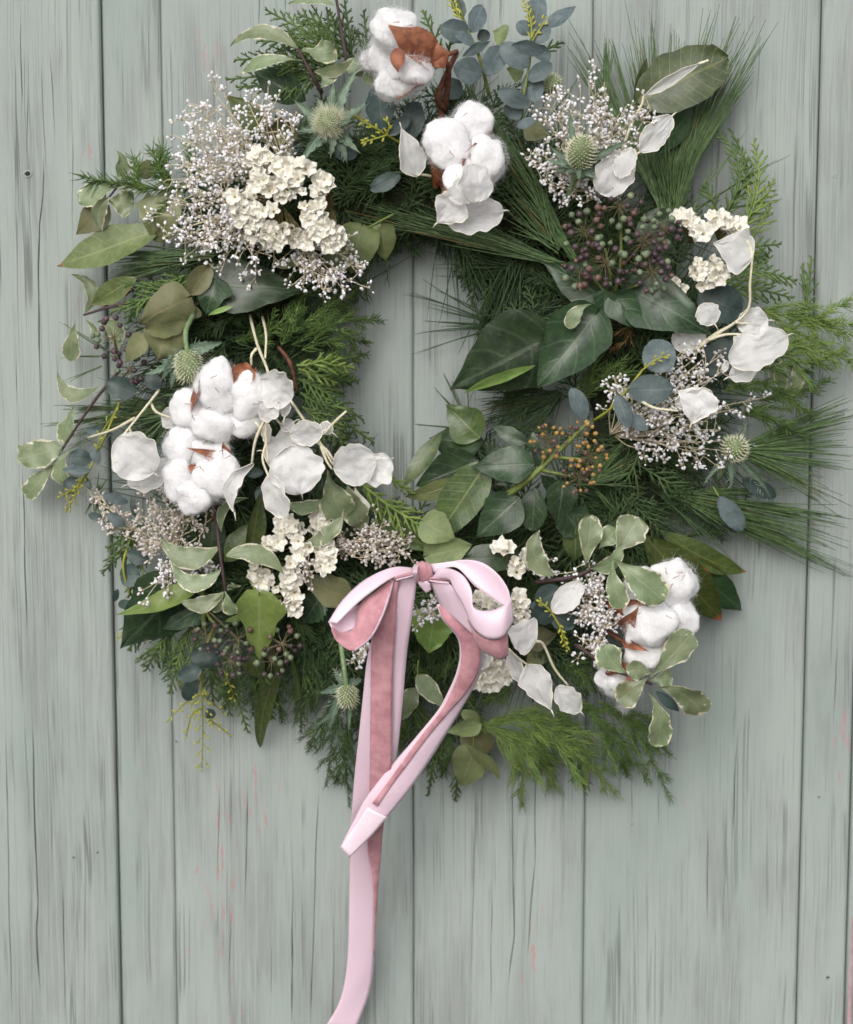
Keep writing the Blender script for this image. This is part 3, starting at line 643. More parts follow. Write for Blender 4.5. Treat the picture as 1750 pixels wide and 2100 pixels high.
def thistle(T, c, ax, length, r, bracts, spikes=170, stem=None, bw=34, fz=1.0):
    """sea holly: spiny cone in a ruff of spiky bracts; ax in sheet units plus toward-viewer part"""
    C = P(*c); A = (Vector((ax[0], 0, -ax[1])) + TOCAM * ax[2]).normalized(); m = T.mb('cone', 'cone'); Lm = length * U; rm = r * U
    prof = [(-0.5, .35), (-.42, .72), (-.25, .96), (0, 1), (.22, .9), (.38, .68), (.47, .4), (.5, .1)]; m.lathe(C, A, [(z * Lm, k * rm) for z, k in prof], 12)
    sp = T.mb('spikes', 'spike', True); a = perp(A); b = A.cross(a)
    for k in range(spikes):
        z = -0.45 + 0.95 * (k + .5) / spikes; kr = 0
        for i in range(len(prof) - 1):
            if prof[i][0] <= z <= prof[i + 1][0]: kr = prof[i][1] + (prof[i + 1][1] - prof[i][1]) * (z - prof[i][0]) / (prof[i + 1][0] - prof[i][0])
        th = k * 2.39996; s = a * math.cos(th) + b * math.sin(th); d = (s * 0.9 + A * (0.25 + 1.1 * max(0, z))).normalized(); p = C + A * (z * Lm) + s * (kr * rm)
        sp.needle(p - d * 2 * U, d, rnd.uniform(12, 34) * U * fz, 3.2 * U / fz, A * 0.2, 1, 4)
    base = (c[0] - ax[0] * length * 0.45, c[1] - ax[1] * length * 0.45, c[2] - ax[2] * 3)
    B0 = C - A * (Lm * 0.48)
    for (x, y, h) in bracts:
        E = P(x, y, h); mm = MB(); mm.add(*leafgrid(B0 + (E - B0) * 0.06, E, bw * U, 'bract', rnd.uniform(-30, 30), rnd.uniform(-.05, .14), 0.5, rnd.uniform(-.08, .08), nu=24, nv=4, rag=0)); mm.build('bract', 'bract', T.root)
        tn = T.mb('spines', 'thistle_spine', True); d = (E - B0); Lb = d.length; d.normalize(); s = d.cross(TOCAM).normalized()
        for k in range(12):
            t = rnd.uniform(0.05, 0.85); sg = rnd.choice((-1, 1)); tn.needle(B0 + d * (Lb * t), (d * 0.8 + s * sg * rnd.uniform(.4, 1) + TOCAM * rnd.uniform(-.2, .4)).normalized(), rnd.uniform(35, 75) * U * (1.2 - t), 2.0 * U, None, 2, 3)
    if stem: T.stem([base] + list(stem), 13, 15, 'stem_holly', 6)
def budstalk(T, pts, n=10, mat='stem_yellow', L=28, bm='bud_yellow', br=6):
    q = spline([P(*p) for p in pts], 16); bs_ = MB(); bs_.tube(q, 5 * U, 3 * U, 5); bu = T.mb('buds', bm, True)
    for k in range(n):
        t = 0.1 + 0.9 * k / n; i = min(15, int(t * 16)); d = (q[i + 1] - q[i]).normalized(); s = d.cross(TOCAM).normalized() * (1 if k % 2 else -1)
        e = (d * 0.9 + s * rnd.uniform(.5, .9) + TOCAM * rnd.uniform(-.2, .5)).normalized(); l = L * U * rnd.uniform(0.6, 1.1)
        bs_.needle(q[i], e, l, 3 * U, None, 1, 4)
        for z in (0.65, 1.0): bud(bu, q[i] + e * l * z - e * 4 * U, (e + s * rnd.uniform(-.6, .6)).normalized(), rnd.uniform(14, 22) * U, br * U)
    bud(bu, q[-1], (q[-1] - q[-2]).normalized(), 22 * U, br * 1.2 * U); bs_.build('bud_stalk', mat, T.root)
def strip(T, A, B, mat, part, bulge=0.08, n=40, m=8, lift=0.0, wob=0.0):
    """ribbon between two edge lines given as (x, y, h)"""
    a = spline([P(*p) for p in A], n); b = spline([P(*p) for p in B], n); V = []; F = []; uv = []
    for i in range(n + 1):
        wv = (b[i] - a[i]).length
        for j in range(m + 1):
            t = j / m; V.append(a[i].lerp(b[i], t) + TOCAM * (wv * bulge * 4 * t * (1 - t) + lift * 0.001 + wob * wv * math.sin(i * 0.35 + t * 4))); uv.append((i / n, t))
    for i in range(n):
        for j in range(m): F.append((i * (m + 1) + j, (i + 1) * (m + 1) + j, (i + 1) * (m + 1) + j + 1, i * (m + 1) + j + 1))
    mb = MB(); mb.add(V, F, uv); o = mb.build(part, mat, T.root); md = o.modifiers.new('thickness', 'SOLIDIFY'); md.thickness = 0.00022 if mat != 'velvet' else 0.0006; md.offset = -1
    return o

# ================================================================ the wreath, from the back to the front
base = Thing('wreath_ring', 'dark mossy ring hidden inside the green wreath', 'wreath ring', PD(885, 800, 0))
mb = MB(); V = []; F = []; nu, nv = 90, 14
for i in range(nu):
    a = 2 * math.pi * i / nu
    for j in range(nv):
        t = 2 * math.pi * j / nv; k = 1 + 0.25 * noise.fractal(Vector((math.cos(a) * 4, math.sin(a) * 4, t)), 0.7, 2, 4)
        V.append(PD(885 + math.cos(a) * (430 + 100 * math.cos(t) * k), 800 + math.sin(a) * (430 + 100 * math.cos(t) * k), 16 + 13 * math.sin(t) * k))
for i in range(nu):
    for j in range(nv): F.append((i * nv + j, i * nv + (j + 1) % nv, ((i + 1) % nu) * nv + (j + 1) % nv, ((i + 1) % nu) * nv + j))
mb.add(V, F); mb.build('moss_ring', 'moss', base.root); base.done()

# uncountable dark greenery packed round the ring
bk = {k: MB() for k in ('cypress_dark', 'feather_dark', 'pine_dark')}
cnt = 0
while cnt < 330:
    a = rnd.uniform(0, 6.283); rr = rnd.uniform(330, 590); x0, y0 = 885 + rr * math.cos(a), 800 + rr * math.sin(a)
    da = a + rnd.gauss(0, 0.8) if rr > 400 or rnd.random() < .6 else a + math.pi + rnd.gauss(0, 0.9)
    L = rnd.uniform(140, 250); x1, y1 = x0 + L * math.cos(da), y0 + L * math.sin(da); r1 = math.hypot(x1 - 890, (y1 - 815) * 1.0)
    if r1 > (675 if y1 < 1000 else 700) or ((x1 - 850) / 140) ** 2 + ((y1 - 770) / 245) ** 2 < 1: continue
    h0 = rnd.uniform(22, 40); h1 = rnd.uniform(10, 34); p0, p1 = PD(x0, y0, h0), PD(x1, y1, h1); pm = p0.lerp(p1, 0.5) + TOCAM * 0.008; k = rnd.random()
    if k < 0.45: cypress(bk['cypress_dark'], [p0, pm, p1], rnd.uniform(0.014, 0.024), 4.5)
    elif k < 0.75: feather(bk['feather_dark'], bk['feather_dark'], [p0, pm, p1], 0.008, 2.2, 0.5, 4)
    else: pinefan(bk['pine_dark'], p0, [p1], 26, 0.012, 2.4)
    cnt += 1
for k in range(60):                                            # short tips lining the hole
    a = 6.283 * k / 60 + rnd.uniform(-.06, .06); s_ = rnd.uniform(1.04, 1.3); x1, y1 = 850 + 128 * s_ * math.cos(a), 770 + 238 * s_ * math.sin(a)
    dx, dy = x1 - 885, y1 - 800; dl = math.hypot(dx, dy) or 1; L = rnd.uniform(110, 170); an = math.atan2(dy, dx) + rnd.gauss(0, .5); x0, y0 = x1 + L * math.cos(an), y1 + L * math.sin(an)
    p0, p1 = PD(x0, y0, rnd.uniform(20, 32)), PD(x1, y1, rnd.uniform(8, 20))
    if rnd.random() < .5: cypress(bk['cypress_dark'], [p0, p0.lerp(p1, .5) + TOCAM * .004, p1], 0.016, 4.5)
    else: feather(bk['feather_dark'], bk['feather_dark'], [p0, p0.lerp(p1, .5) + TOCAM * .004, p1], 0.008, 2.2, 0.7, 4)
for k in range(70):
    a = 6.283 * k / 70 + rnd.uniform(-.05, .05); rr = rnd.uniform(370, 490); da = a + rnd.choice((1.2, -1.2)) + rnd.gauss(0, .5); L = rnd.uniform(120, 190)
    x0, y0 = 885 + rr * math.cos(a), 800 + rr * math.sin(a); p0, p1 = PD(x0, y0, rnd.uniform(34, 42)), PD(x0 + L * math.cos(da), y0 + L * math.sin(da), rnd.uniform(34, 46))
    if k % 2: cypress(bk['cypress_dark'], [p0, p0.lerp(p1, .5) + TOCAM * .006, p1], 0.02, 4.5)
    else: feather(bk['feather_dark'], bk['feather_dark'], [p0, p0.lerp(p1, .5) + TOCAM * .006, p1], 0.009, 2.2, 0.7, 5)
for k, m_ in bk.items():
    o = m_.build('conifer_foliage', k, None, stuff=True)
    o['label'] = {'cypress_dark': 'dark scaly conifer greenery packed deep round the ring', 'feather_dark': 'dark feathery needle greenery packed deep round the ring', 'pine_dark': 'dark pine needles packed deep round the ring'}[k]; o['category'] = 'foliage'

# ---- conifer fronds one can tell apart
def frond(label, t, paths, mat='cypress', width=200, r=5.0, name='cypress_frond', twig=None, density=1.0, group='conifer fronds in the wreath'):
    tile(*t); T = Thing(name, label, 'conifer frond', P(*paths[0][0]), group); m_ = T.mb('foliage', mat, True)
    for p in paths:
        wd = width
        if isinstance(p[-1], (int, float)): wd = p[-1]; p = p[:-1]
        cypress(m_, [P(*q) for q in p], wd * U, r, density)
    if twig: T.stem(twig, 12, 8, 'twig_red', 6, part='twig', bump=0.6)
    T.done()
frond('dark green cypress frond reaching left above the white blossom', (600, 0), [((950, 380, 35), (700, 420, 42), (270, 465, 30)), ((900, 370, 35), (620, 340, 40), (320, 350, 26)), ((900, 400, 38), (650, 480, 44), (330, 510, 28))], 'cypress', 140)
frond('dark cypress frond fanning up to the top left corner of the wreath', (600, 0), [((960, 330, 32), (760, 200, 38), (500, 55, 22)), ((940, 340, 36), (720, 250, 42), (450, 240, 26)), ((980, 300, 30), (840, 150, 34), (690, 80, 22))], 'cypress', 150)
frond('blue-green juniper frond standing up left of the top cotton boll', (600, 0), [((1010, 380, 30), (990, 200, 34), (960, -20, 20)), ((1080, 380, 30), (1090, 240, 32), (1075, 60, 20)), ((1010, 350, 30), (930, 180, 30), (870, 60, 18))], 'cypress_dark', 110)
frond('mid green cypress tips under the curled variegated leaves at top left', (600, 0), [((820, 330, 44), (680, 260, 52), (560, 200, 46), 110), ((800, 400, 44), (640, 380, 50), (520, 400, 44), 110)], 'cypress', 110)
frond('small cypress tip showing behind the top eucalyptus stems', (1200, 0), [((480, 330, 30), (420, 180, 34), (370, 60, 24), 90), ((520, 300, 30), (540, 230, 34), (600, 190, 30), 80), ((1040, 330, 30), (1110, 280, 32), (1190, 245, 26), 60)], 'cypress', 90)
frond('light green cypress frond arching up at the upper right', (1848, 0), [((1060, 1420, 35), (1170, 1200, 36), (1200, 1000, 30), (1170, 820, 22), 130), ((1100, 1350, 33), (1220, 1180, 34), (1290, 1050, 24), 100), ((1150, 1400, 33), (1230, 1290, 32), (1270, 1190, 24), 80)], 'cypress_light', 120)
frond('mid green cypress frond between the pine needles and the light frond', (1848, 0), [((980, 1300, 32), (1080, 1080, 34), (1060, 900, 28), (950, 760, 22), 120), ((960, 1250, 36), (920, 1150, 38), (880, 1080, 32), 110), ((1010, 1250, 30), (1130, 1000, 30), (1030, 750, 18), 90)], 'cypress', 120)
frond('cypress frond pointing right beside the bent honesty stem', (1848, 0), [((1020, 1560, 40), (1150, 1450, 40), (1330, 1425, 24), 110), ((980, 1660, 40), (1200, 1590, 40), (1420, 1640, 22), 150), ((980, 1700, 40), (1180, 1690, 42), (1400, 1740, 26), 130), ((1020, 1600, 38), (1180, 1520, 38), (1260, 1480, 26), 100)], 'cypress', 130)
frond('small upright cypress tip near the right hand board joint', (1848, 800), [((1470, 420, 14), (1490, 260, 16), (1505, 95, 10), 75), ((1480, 380, 14), (1460, 240, 15), (1455, 140, 10), 50)], 'cypress', 70)
frond('bright cypress spray with red-brown twig beside the hole on the left', (700, 900), [((510, 560, 66), (680, 555, 68), (850, 572, 58), 100), ((520, 580, 62), (640, 620, 64), (745, 665, 56), 80), ((560, 560, 68), (660, 530, 70), (765, 508, 60), 70)], 'cypress_light', 100, 6, twig=((400, 450, 55), (470, 545, 64), (515, 720, 58)))
frond('drooping green cypress frond lining the left of the hole', (700, 900), [((520, 640, 52), (680, 720, 54), (900, 880, 34), 130), ((530, 720, 52), (700, 830, 54), (960, 1010, 32), 140), ((540, 800, 56), (680, 920, 58), (840, 1060, 46), 130), ((520, 600, 48), (700, 640, 48), (865, 650, 30), 110)], 'cypress', 140, 5.5)
frond('fresh green cypress spray pointing down above the bow', (700, 900), [((880, 1250, 60), (1050, 1380, 70), (1200, 1480, 72), (1265, 1590, 66), 130), ((1030, 1200, 58), (1110, 1250, 62), (1190, 1310, 58), 70), ((900, 1290, 58), (1000, 1400, 62), (1090, 1520, 56), 100)], 'cypress_light', 120, 6.5)
frond('green cypress tips above the dried olive leaves on the left', (0, 800), [((1150, 220, 50), (960, 290, 56), (715, 250, 46), 110), ((1130, 260, 50), (880, 340, 56), (645, 425, 42), 100), ((860, 330, 52), (790, 400, 54), (745, 490, 44), 80), ((1080, 210, 54), (980, 250, 58), (870, 290, 52), 90)], 'cypress', 100, 6)
frond('mid green cypress frond at the lower left edge of the wreath', (200, 1600), [((480, 300, 30), (380, 420, 32), (245, 550, 16), 130), ((470, 260, 32), (370, 340, 34), (270, 400, 18), 100), ((500, 420, 30), (440, 560, 34), (400, 690, 24), 110)], 'cypress', 120)
frond('dark cypress tips hanging below the lower left ivy leaf', (200, 1600), [((680, 820, 30), (630, 950, 32), (605, 1085, 16), 110), ((760, 850, 30), (720, 980, 32), (630, 1130, 18), 120), ((950, 1000, 26), (1020, 1230, 26), (1100, 1480, 8), 90), ((880, 1100, 26), (960, 1250, 24), (1000, 1380, 12), 80), ((820, 900, 30), (790, 1060, 30), (760, 1200, 16), 110)], 'cypress', 110)
frond('fresh green cypress sprays filling the lower left edge under the ivy leaf', (200, 1600), [((560, 760, 36), (480, 860, 36), (400, 1000, 18), 140), ((640, 880, 36), (560, 1010, 34), (500, 1120, 16), 140), ((720, 960, 34), (680, 1100, 30), (640, 1250, 14), 130), ((900, 980, 34), (880, 1140, 30), (900, 1320, 14), 140), ((1150, 1050, 34), (1180, 1220, 28), (1240, 1400, 12), 150), ((1450, 1000, 34), (1430, 1180, 28), (1380, 1360, 12), 150)], 'cypress', 140)
frond('green cypress sprays hanging behind the long ribbon tails', (900, 1700), [((560, 1050, 34), (540, 1230, 28), (560, 1420, 12), 150), ((700, 1080, 34), (690, 1260, 28), (660, 1430, 12), 150), ((860, 1100, 34), (850, 1280, 28), (820, 1450, 12), 150), ((1000, 1120, 34), (990, 1300, 26), (960, 1480, 12), 150), ((1160, 1080, 34), (1200, 1260, 28), (1260, 1440, 12), 150)], 'cypress', 140)
frond('cypress tips below the heart-shaped olive leaf at the bottom', (900, 2417), [((960, 100, 22), (950, 260, 20), (925, 420, 8), 70), ((1100, 200, 18), (1095, 340, 14), (1085, 450, 6), 70), ((1010, 120, 22), (1000, 220, 20), (1010, 300, 12), 60)], 'cypress', 70)
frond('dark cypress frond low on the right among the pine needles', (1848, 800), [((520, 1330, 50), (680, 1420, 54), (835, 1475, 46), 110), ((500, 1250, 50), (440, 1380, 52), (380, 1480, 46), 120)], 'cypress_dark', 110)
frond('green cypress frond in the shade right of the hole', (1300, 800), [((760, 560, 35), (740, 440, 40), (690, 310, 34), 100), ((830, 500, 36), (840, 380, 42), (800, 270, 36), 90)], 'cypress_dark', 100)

def fthr(label, t, paths, mat='feather', nl=70, r=2.2, shoots=6, density=1.0, stem='twig_green', name='feathery_frond', curl=0.5, group='feathery fronds in the wreath', sr=4):
    tile(*t); T = Thing(name, label, 'feathery frond', P(*paths[0][0]), group); m_ = T.mb('foliage', mat, True); st = T.mb('stem', stem)
    for p in paths: feather(m_, st, [P(*q) for q in p], nl * U, r, density, shoots, curl, sr)
    T.done()
fthr('spiky rosemary-like sprig at the upper left edge', (0, 0), [((1180, 1090, 34), (850, 1100, 50), (480, 1030, 38)), ((1000, 1090, 36), (930, 980, 40), (890, 870, 30)), ((820, 1090, 40), (800, 1000, 42), (780, 920, 36)), ((1180, 1050, 32), (1130, 960, 34), (1110, 850, 24)), ((1000, 1070, 36), (960, 960, 36), (950, 860, 28))], 'feather', 105, 2.6, 3, 0.8, 'twig_green', curl=0.2)
fthr('feathery green frond spilling into the hole at the upper left', (700, 900), [((430, 420, 40), (640, 260, 44), (900, 120, 24)), ((480, 440, 40), (760, 300, 42), (1015, 300, 16)), ((540, 470, 40), (760, 400, 40), (930, 430, 16)), ((600, 560, 36), (780, 520, 36), (925, 500, 16)), ((300, 400, 40), (440, 280, 46), (560, 140, 36)), ((420, 440, 46), (480, 320, 52), (520, 200, 44)), ((600, 430, 44), (680, 320, 48), (760, 160, 36)), ((650, 560, 34), (760, 620, 34), (860, 650, 16)), ((150, 420, 38), (320, 380, 44), (480, 330, 40))], 'feather', 70, 2.3, 5, 0.75, 'feather_light')
fthr('bright feathery frond sticking out at the far right', (1848, 800), [((1120, 420, 32), (1400, 450, 40), (1760, 560, 30)), ((1250, 560, 32), (1500, 480, 40), (1740, 340, 26)), ((1300, 600, 34), (1540, 640, 42), (1790, 720, 28)), ((1250, 640, 34), (1500, 720, 40), (1700, 640, 30)), ((1400, 430, 34), (1560, 500, 40), (1790, 480, 26))], 'feather_light', 85, 2.2, 6, 0.8, 'stem_yellow')
fthr('dark green feathery tuft on the right above the long pine needles', (1848, 800), [((1150, 820, 34), (1350, 900, 40), (1520, 1040, 26)), ((1200, 940, 34), (1420, 900, 40), (1620, 820, 24)), ((1100, 960, 36), (1280, 1050, 42), (1480, 1160, 28)), ((1180, 760, 34), (1340, 740, 40), (1500, 780, 28)), ((1000, 880, 40), (1120, 860, 46), (1240, 880, 40)), ((1100, 1020, 42), (1170, 1010, 46), (1260, 1040, 42))], 'feather', 70, 2.2, 5, 0.8)
fthr('feathery tuft right of the two big ivy leaves', (1300, 800), [((1100, 900, 44), (1240, 800, 52), (1380, 690, 46)), ((1130, 920, 44), (1280, 830, 54), (1430, 760, 48)), ((1090, 880, 44), (1200, 740, 50), (1220, 640, 44))], 'feather', 80, 2.4, 4, 0.6)
fthr('reddish-tipped heather sprig under the ivy berries', (1300, 800), [((1440, 480, 46), (1340, 540, 54), (1240, 600, 48)), ((1400, 480, 46), (1310, 470, 52), (1240, 500, 46)), ((1420, 520, 46), (1370, 600, 52), (1290, 640, 48))], 'husk', 48, 2.0, 3, 0.45, 'twig_green')
fthr('soft bright green frond trailing down at the bottom', (1600, 1700), [((-60, 1240, 34), (130, 1310, 40), (240, 1480, 34), (250, 1740, 12)), ((60, 1230, 38), (330, 1230, 44), (580, 1260, 30)), ((300, 1240, 38), (540, 1400, 40), (800, 1660, 14)), ((120, 1280, 32), (320, 1400, 34), (460, 1640, 10))], 'feather_light', 105, 2.0, 8, 0.8, 'stem_yellow', curl=0.8)
fthr('dense green frond under the lower right cotton bolls', (1600, 1700), [((560, 1100, 38), (760, 1300, 40), (1000, 1600, 14)), ((700, 1120, 36), (920, 1300, 36), (1120, 1700, 10)), ((460, 1160, 36), (560, 1400, 36), (620, 1660, 12)), ((760, 1150, 34), (960, 1280, 34), (1120, 1440, 14)), ((320, 1000, 40), (500, 1120, 46), (700, 1180, 38)), ((420, 940, 40), (600, 960, 46), (780, 1100, 38)), ((300, 1160, 36), (380, 1380, 34), (420, 1560, 12)), ((680, 1180, 36), (800, 1420, 34), (870, 1560, 12)), ((200, 1020, 38), (120, 1080, 42), (20, 1120, 38))], 'feather', 70, 1.9, 7, 0.8, 'feather_light')
fthr('dark feathery frond hanging left of the long ribbon tail', (900, 1700), [((420, 1150, 32), (370, 1330, 30), (330, 1620, 8)), ((470, 1200, 32), (440, 1420, 26), (470, 1740, 8)), ((380, 1120, 30), (270, 1300, 26), (220, 1420, 8)), ((480, 1250, 30), (420, 1500, 22), (380, 1600, 10)), ((330, 1000, 32), (200, 1150, 28), (180, 1300, 10))], 'feather_dark', 55, 2.0, 7, 0.7, 'feather')
fthr('dark feathery greenery hanging at the bottom left below the berries', (200, 1600), [((1050, 1000, 34), (1020, 1180, 30), (960, 1340, 12)), ((1250, 1000, 34), (1260, 1200, 28), (1300, 1420, 10)), ((1420, 900, 36), (1440, 1100, 32), (1480, 1350, 10)), ((1150, 1050, 32), (1120, 1200, 28), (1130, 1380, 10)), ((1500, 950, 36), (1540, 1120, 32), (1600, 1260, 16)), ((1350, 800, 40), (1420, 880, 46), (1520, 960, 40))], 'feather_dark', 60, 2.2, 7, 0.8, 'feather')
fthr('green frond tucked behind the ribbon at the bottom middle', (900, 1700), [((800, 1050, 32), (780, 1250, 28), (760, 1420, 12)), ((960, 1020, 34), (1020, 940, 42), (1080, 880, 40)), ((880, 1150, 30), (930, 1330, 26), (900, 1520, 10)), ((1000, 1180, 32), (1060, 1400, 26), (1000, 1560, 10)), ((840, 900, 34), (880, 960, 40), (920, 1040, 36))], 'feather', 60, 2.2, 5, 0.7)

def pine(label, t, fans, r=2.6, mat='pine', sag=0.06, twig=None):
    tile(*t); T = Thing('pine_sprig', label, 'pine sprig', P(*fans[0][0]), 'long-needled pine sprigs in the wreath'); m_ = T.mb('needles', mat, True); bm = T.mb('needles', 'pine_brown', True)
    for b, tips, per, jit in fans: pinefan(m_, P(*b), [P(*q) for q in tips], per, jit * U, r, sag, bm)
    T.stem(twig or [(fans[0][0][0], fans[0][0][1], fans[0][0][2] - 6), fans[0][0]], 14, 11, 'twig', 6, part='twig'); T.done()
pine('long pine needles fanning upward at the upper right', (1848, 0), [((640, 1250, 34), [(60, 210, 14), (130, 180, 14), (480, 90, 16), (560, 30, 14), (690, 190, 18), (735, 160, 18), (940, 30, 14), (1080, 80, 14), (1175, 120, 14), (1235, 175, 14), (1200, 370, 16), (230, 300, 18), (310, 175, 18), (440, 240, 18), (700, 600, 30), (820, 640, 30), (760, 500, 26), (620, 700, 34), (900, 560, 24), (540, 560, 26), (400, 420, 22), (1000, 420, 20), (860, 300, 20)], 13, 24), ((300, 700, 26), [(300, 175, 16), (330, 260, 16)], 12, 16), ((800, 1250, 32), [(1180, 670, 18), (1410, 870, 14), (1000, 840, 22), (1340, 1165, 18)], 2, 12), ((700, 1300, 34), [(560, 800, 40), (680, 820, 40), (820, 800, 40), (900, 760, 34)], 14, 36)], 2.5)
pine('long pine needles sweeping left under the second cotton boll', (1200, 0), [((1230, 1560, 46), [(20, 1180, 46), (-10, 1270, 44), (300, 1240, 48), (560, 1400, 44), (430, 1320, 46), (700, 1350, 46), (-80, 1160, 40)], 12, 28), ((1250, 1500, 46), [(830, 720, 50), (780, 800, 52), (880, 950, 54), (840, 1060, 52), (960, 1130, 52), (1050, 1200, 52), (740, 640, 44)], 10, 26), ((1000, 1560, 34), [(400, 1545, 16), (560, 1600, 14)], 3, 14), ((700, 650, 40), [(500, 500, 34), (600, 420, 34)], 8, 30), ((1150, 1450, 50), [(850, 1150, 52), (900, 1250, 52), (1000, 1020, 52)], 10, 40)], 2.7)
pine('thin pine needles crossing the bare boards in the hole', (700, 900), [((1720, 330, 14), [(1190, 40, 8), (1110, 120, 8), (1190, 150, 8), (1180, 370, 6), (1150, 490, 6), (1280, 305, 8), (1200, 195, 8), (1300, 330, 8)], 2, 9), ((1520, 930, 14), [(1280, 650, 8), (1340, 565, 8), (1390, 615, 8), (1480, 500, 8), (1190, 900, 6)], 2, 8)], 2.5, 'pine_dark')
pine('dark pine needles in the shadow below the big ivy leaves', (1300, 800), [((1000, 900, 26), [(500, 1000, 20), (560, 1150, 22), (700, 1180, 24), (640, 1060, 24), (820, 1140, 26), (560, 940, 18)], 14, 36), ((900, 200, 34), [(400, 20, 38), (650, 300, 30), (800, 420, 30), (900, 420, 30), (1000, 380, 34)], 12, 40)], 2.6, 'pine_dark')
pine('long pine needles spreading out at the lower right edge', (1848, 800), [((1050, 1230, 38), [(1750, 910, 16), (1790, 1000, 14), (1700, 1100, 18), (1760, 1180, 14), (1690, 1260, 18), (1600, 1350, 20), (1760, 1330, 14), (1560, 1460, 20), (1640, 1560, 16), (1740, 1000, 12)], 9, 26), ((700, 1480, 36), [(1400, 1480, 26), (1540, 1580, 22), (1640, 1680, 18), (1500, 1760, 18), (1700, 1800, 14), (1760, 1640, 12), (1300, 1650, 28), (1640, 1900, 10), (1150, 1550, 36), (1250, 1750, 28), (1720, 1950, 8)], 12, 34)], 2.4, 'pine', 0.05)
pine('tuft of pine needles right of the orange berries', (1300, 800), [((1180, 1420, 48), [(1500, 1280, 46), (1480, 1340, 46), (1370, 1180, 50), (1460, 1230, 48), (1540, 1180, 44), (1350, 1390, 48), (1250, 1230, 50)], 7, 20), ((1210, 1470, 46), [(1380, 1640, 40), (1300, 1560, 44)], 4, 12), ((860, 1430, 56), [(1500, 1430, 52)], 2, 6)], 2.8)
pine('pine needles lying flat toward the upper left edge', (0, 0), [((1260, 1490, 44), [(620, 1610, 30), (600, 1520, 32), (700, 1470, 36), (660, 1570, 34), (700, 1640, 34), (860, 1500, 42), (600, 1650, 26), (720, 1540, 38)], 9, 18)], 3.0)
pine('pine needles pointing left behind the lower left honesty pods', (0, 800), [((960, 980, 34), [(330, 1000, 18), (260, 1090, 16), (420, 1100, 22), (360, 1200, 20), (440, 1000, 24), (560, 1060, 28), (700, 940, 30), (600, 900, 28), (480, 1160, 24)], 8, 22), ((1000, 1020, 40), [(880, 1280, 44), (860, 1180, 44), (760, 1240, 42), (700, 1100, 40)], 8, 28), ((700, 690, 20), [(290, 685, 14), (340, 460, 14), (380, 830, 16)], 2, 8), ((560, 1500, 24), [(540, 1600, 24), (600, 1400, 26), (780, 1700, 26), (700, 1750, 26)], 7, 30)], 2.4)
pine('curved pine needle lying over the lower left cotton boll', (0, 800), [((1250, 1180, 92), [(1000, 1295, 90)], 1, 2), ((1060, 900, 70), [(810, 958, 60)], 2, 3)], 4.5, 'pine', 0.3)

# ---- single leaves and leafy sprigs
def lthing(name, label, cat, t, rows, group=None, stems=(), smat='twig'):
    """rows: (material, shape, base, tip, width, options)"""
    tile(*t); T = Thing(name, label, cat, P(*rows[0][2]), group)
    for r_ in rows: leaf(T, r_[0], r_[1], r_[2], r_[3], r_[4], **(r_[5] if len(r_) > 5 else {}))
    for s in stems: T.stem(s[0], s[1], s[2], s[3] if len(s) > 3 else smat)
    return T
G_L = 'broad green leaves in the wreath'
E_, F_, G_, H_, I_, J_, K_ = (0, 800), (700, 900), (1300, 800), (1848, 800), (200, 1600), (900, 1700), (1600, 1700)
A_, B_, C_, D_ = (0, 0), (600, 0), (1200, 0), (1848, 0)
lthing('laurel_leaf', 'long olive leaf with brown tip jutting out on the left', 'leaf', A_, [('laurel_olive', 'lance', (960, 1340, 44), (335, 1555, 30), 225, dict(roll=18, bend=.05, cup=.25, nu=20))], G_L).done()
lthing('laurel_leaf', 'shorter olive leaf with brown tip below the left pine needles', 'leaf', E_, [('laurel_olive', 'lance', (800, 220, 38), (535, 380, 24), 130, dict(roll=-10))], G_L).done()
lthing('holly_leaf', 'small spiny yellow-green leaf at the left of the white buds', 'leaf', A_, [('laurel_olive', 'holly', (1060, 1260, 48), (790, 1190, 44), 300, dict(roll=180, cup=.2, nu=24)), ('laurel', 'ovate', (1000, 1380, 44), (830, 1280, 46), 150, dict(roll=170))], G_L).done()
lthing('laurel_leaf', 'dark leaf lying above the white buds at top left', 'leaf', B_, [('ivy', 'lance', (740, 590, 44), (435, 420, 40), 190, dict(roll=-20, bend=.1))], G_L).done()
lthing('laurel_leaf', 'olive leaf with torn brown tip behind the white buds', 'leaf', B_, [('laurel_browning', 'ovate', (520, 780, 42), (275, 555, 36), 190, dict(roll=10)), ('dried_olive', 'toothed', (690, 745, 52), (425, 800, 50), 170, dict(roll=-25, cup=.3))], G_L).done()
lthing('laurel_leaf', 'big olive leaf with notched tip among upright pine needles', 'leaf', D_, [('laurel', 'notched', (480, 600, 40), (1020, 335, 34), 330, dict(roll=-8, bend=.03, cup=.15, nu=22, pet=(440, 640, 36)))], G_L).done()
lthing('laurel_leaf', 'narrow leaf standing behind the big notched olive leaf', 'leaf', D_, [('laurel', 'lance', (470, 600, 32), (545, 340, 26), 80, dict(roll=40)), ('laurel_dark', 'lance', (600, 900, 40), (820, 620, 28), 150, dict(roll=30))], G_L).done()
lthing('ivy_leaf', 'big dark ivy leaf with its edge curled under beside the hole', 'ivy leaf', G_, [('ivy', 'ivy', (870, 600, 62), (355, 872, 40), 470, dict(roll=-12, bend=.06, cup=-.12, nu=22, nv=10, cord=.2)), ('ivy_light', 'lance', (855, 735, 66), (430, 898, 50), 72, dict(roll=-35, bend=.06, arc=.02, part='curled_edge'))], 'ivy leaves in the wreath').done()
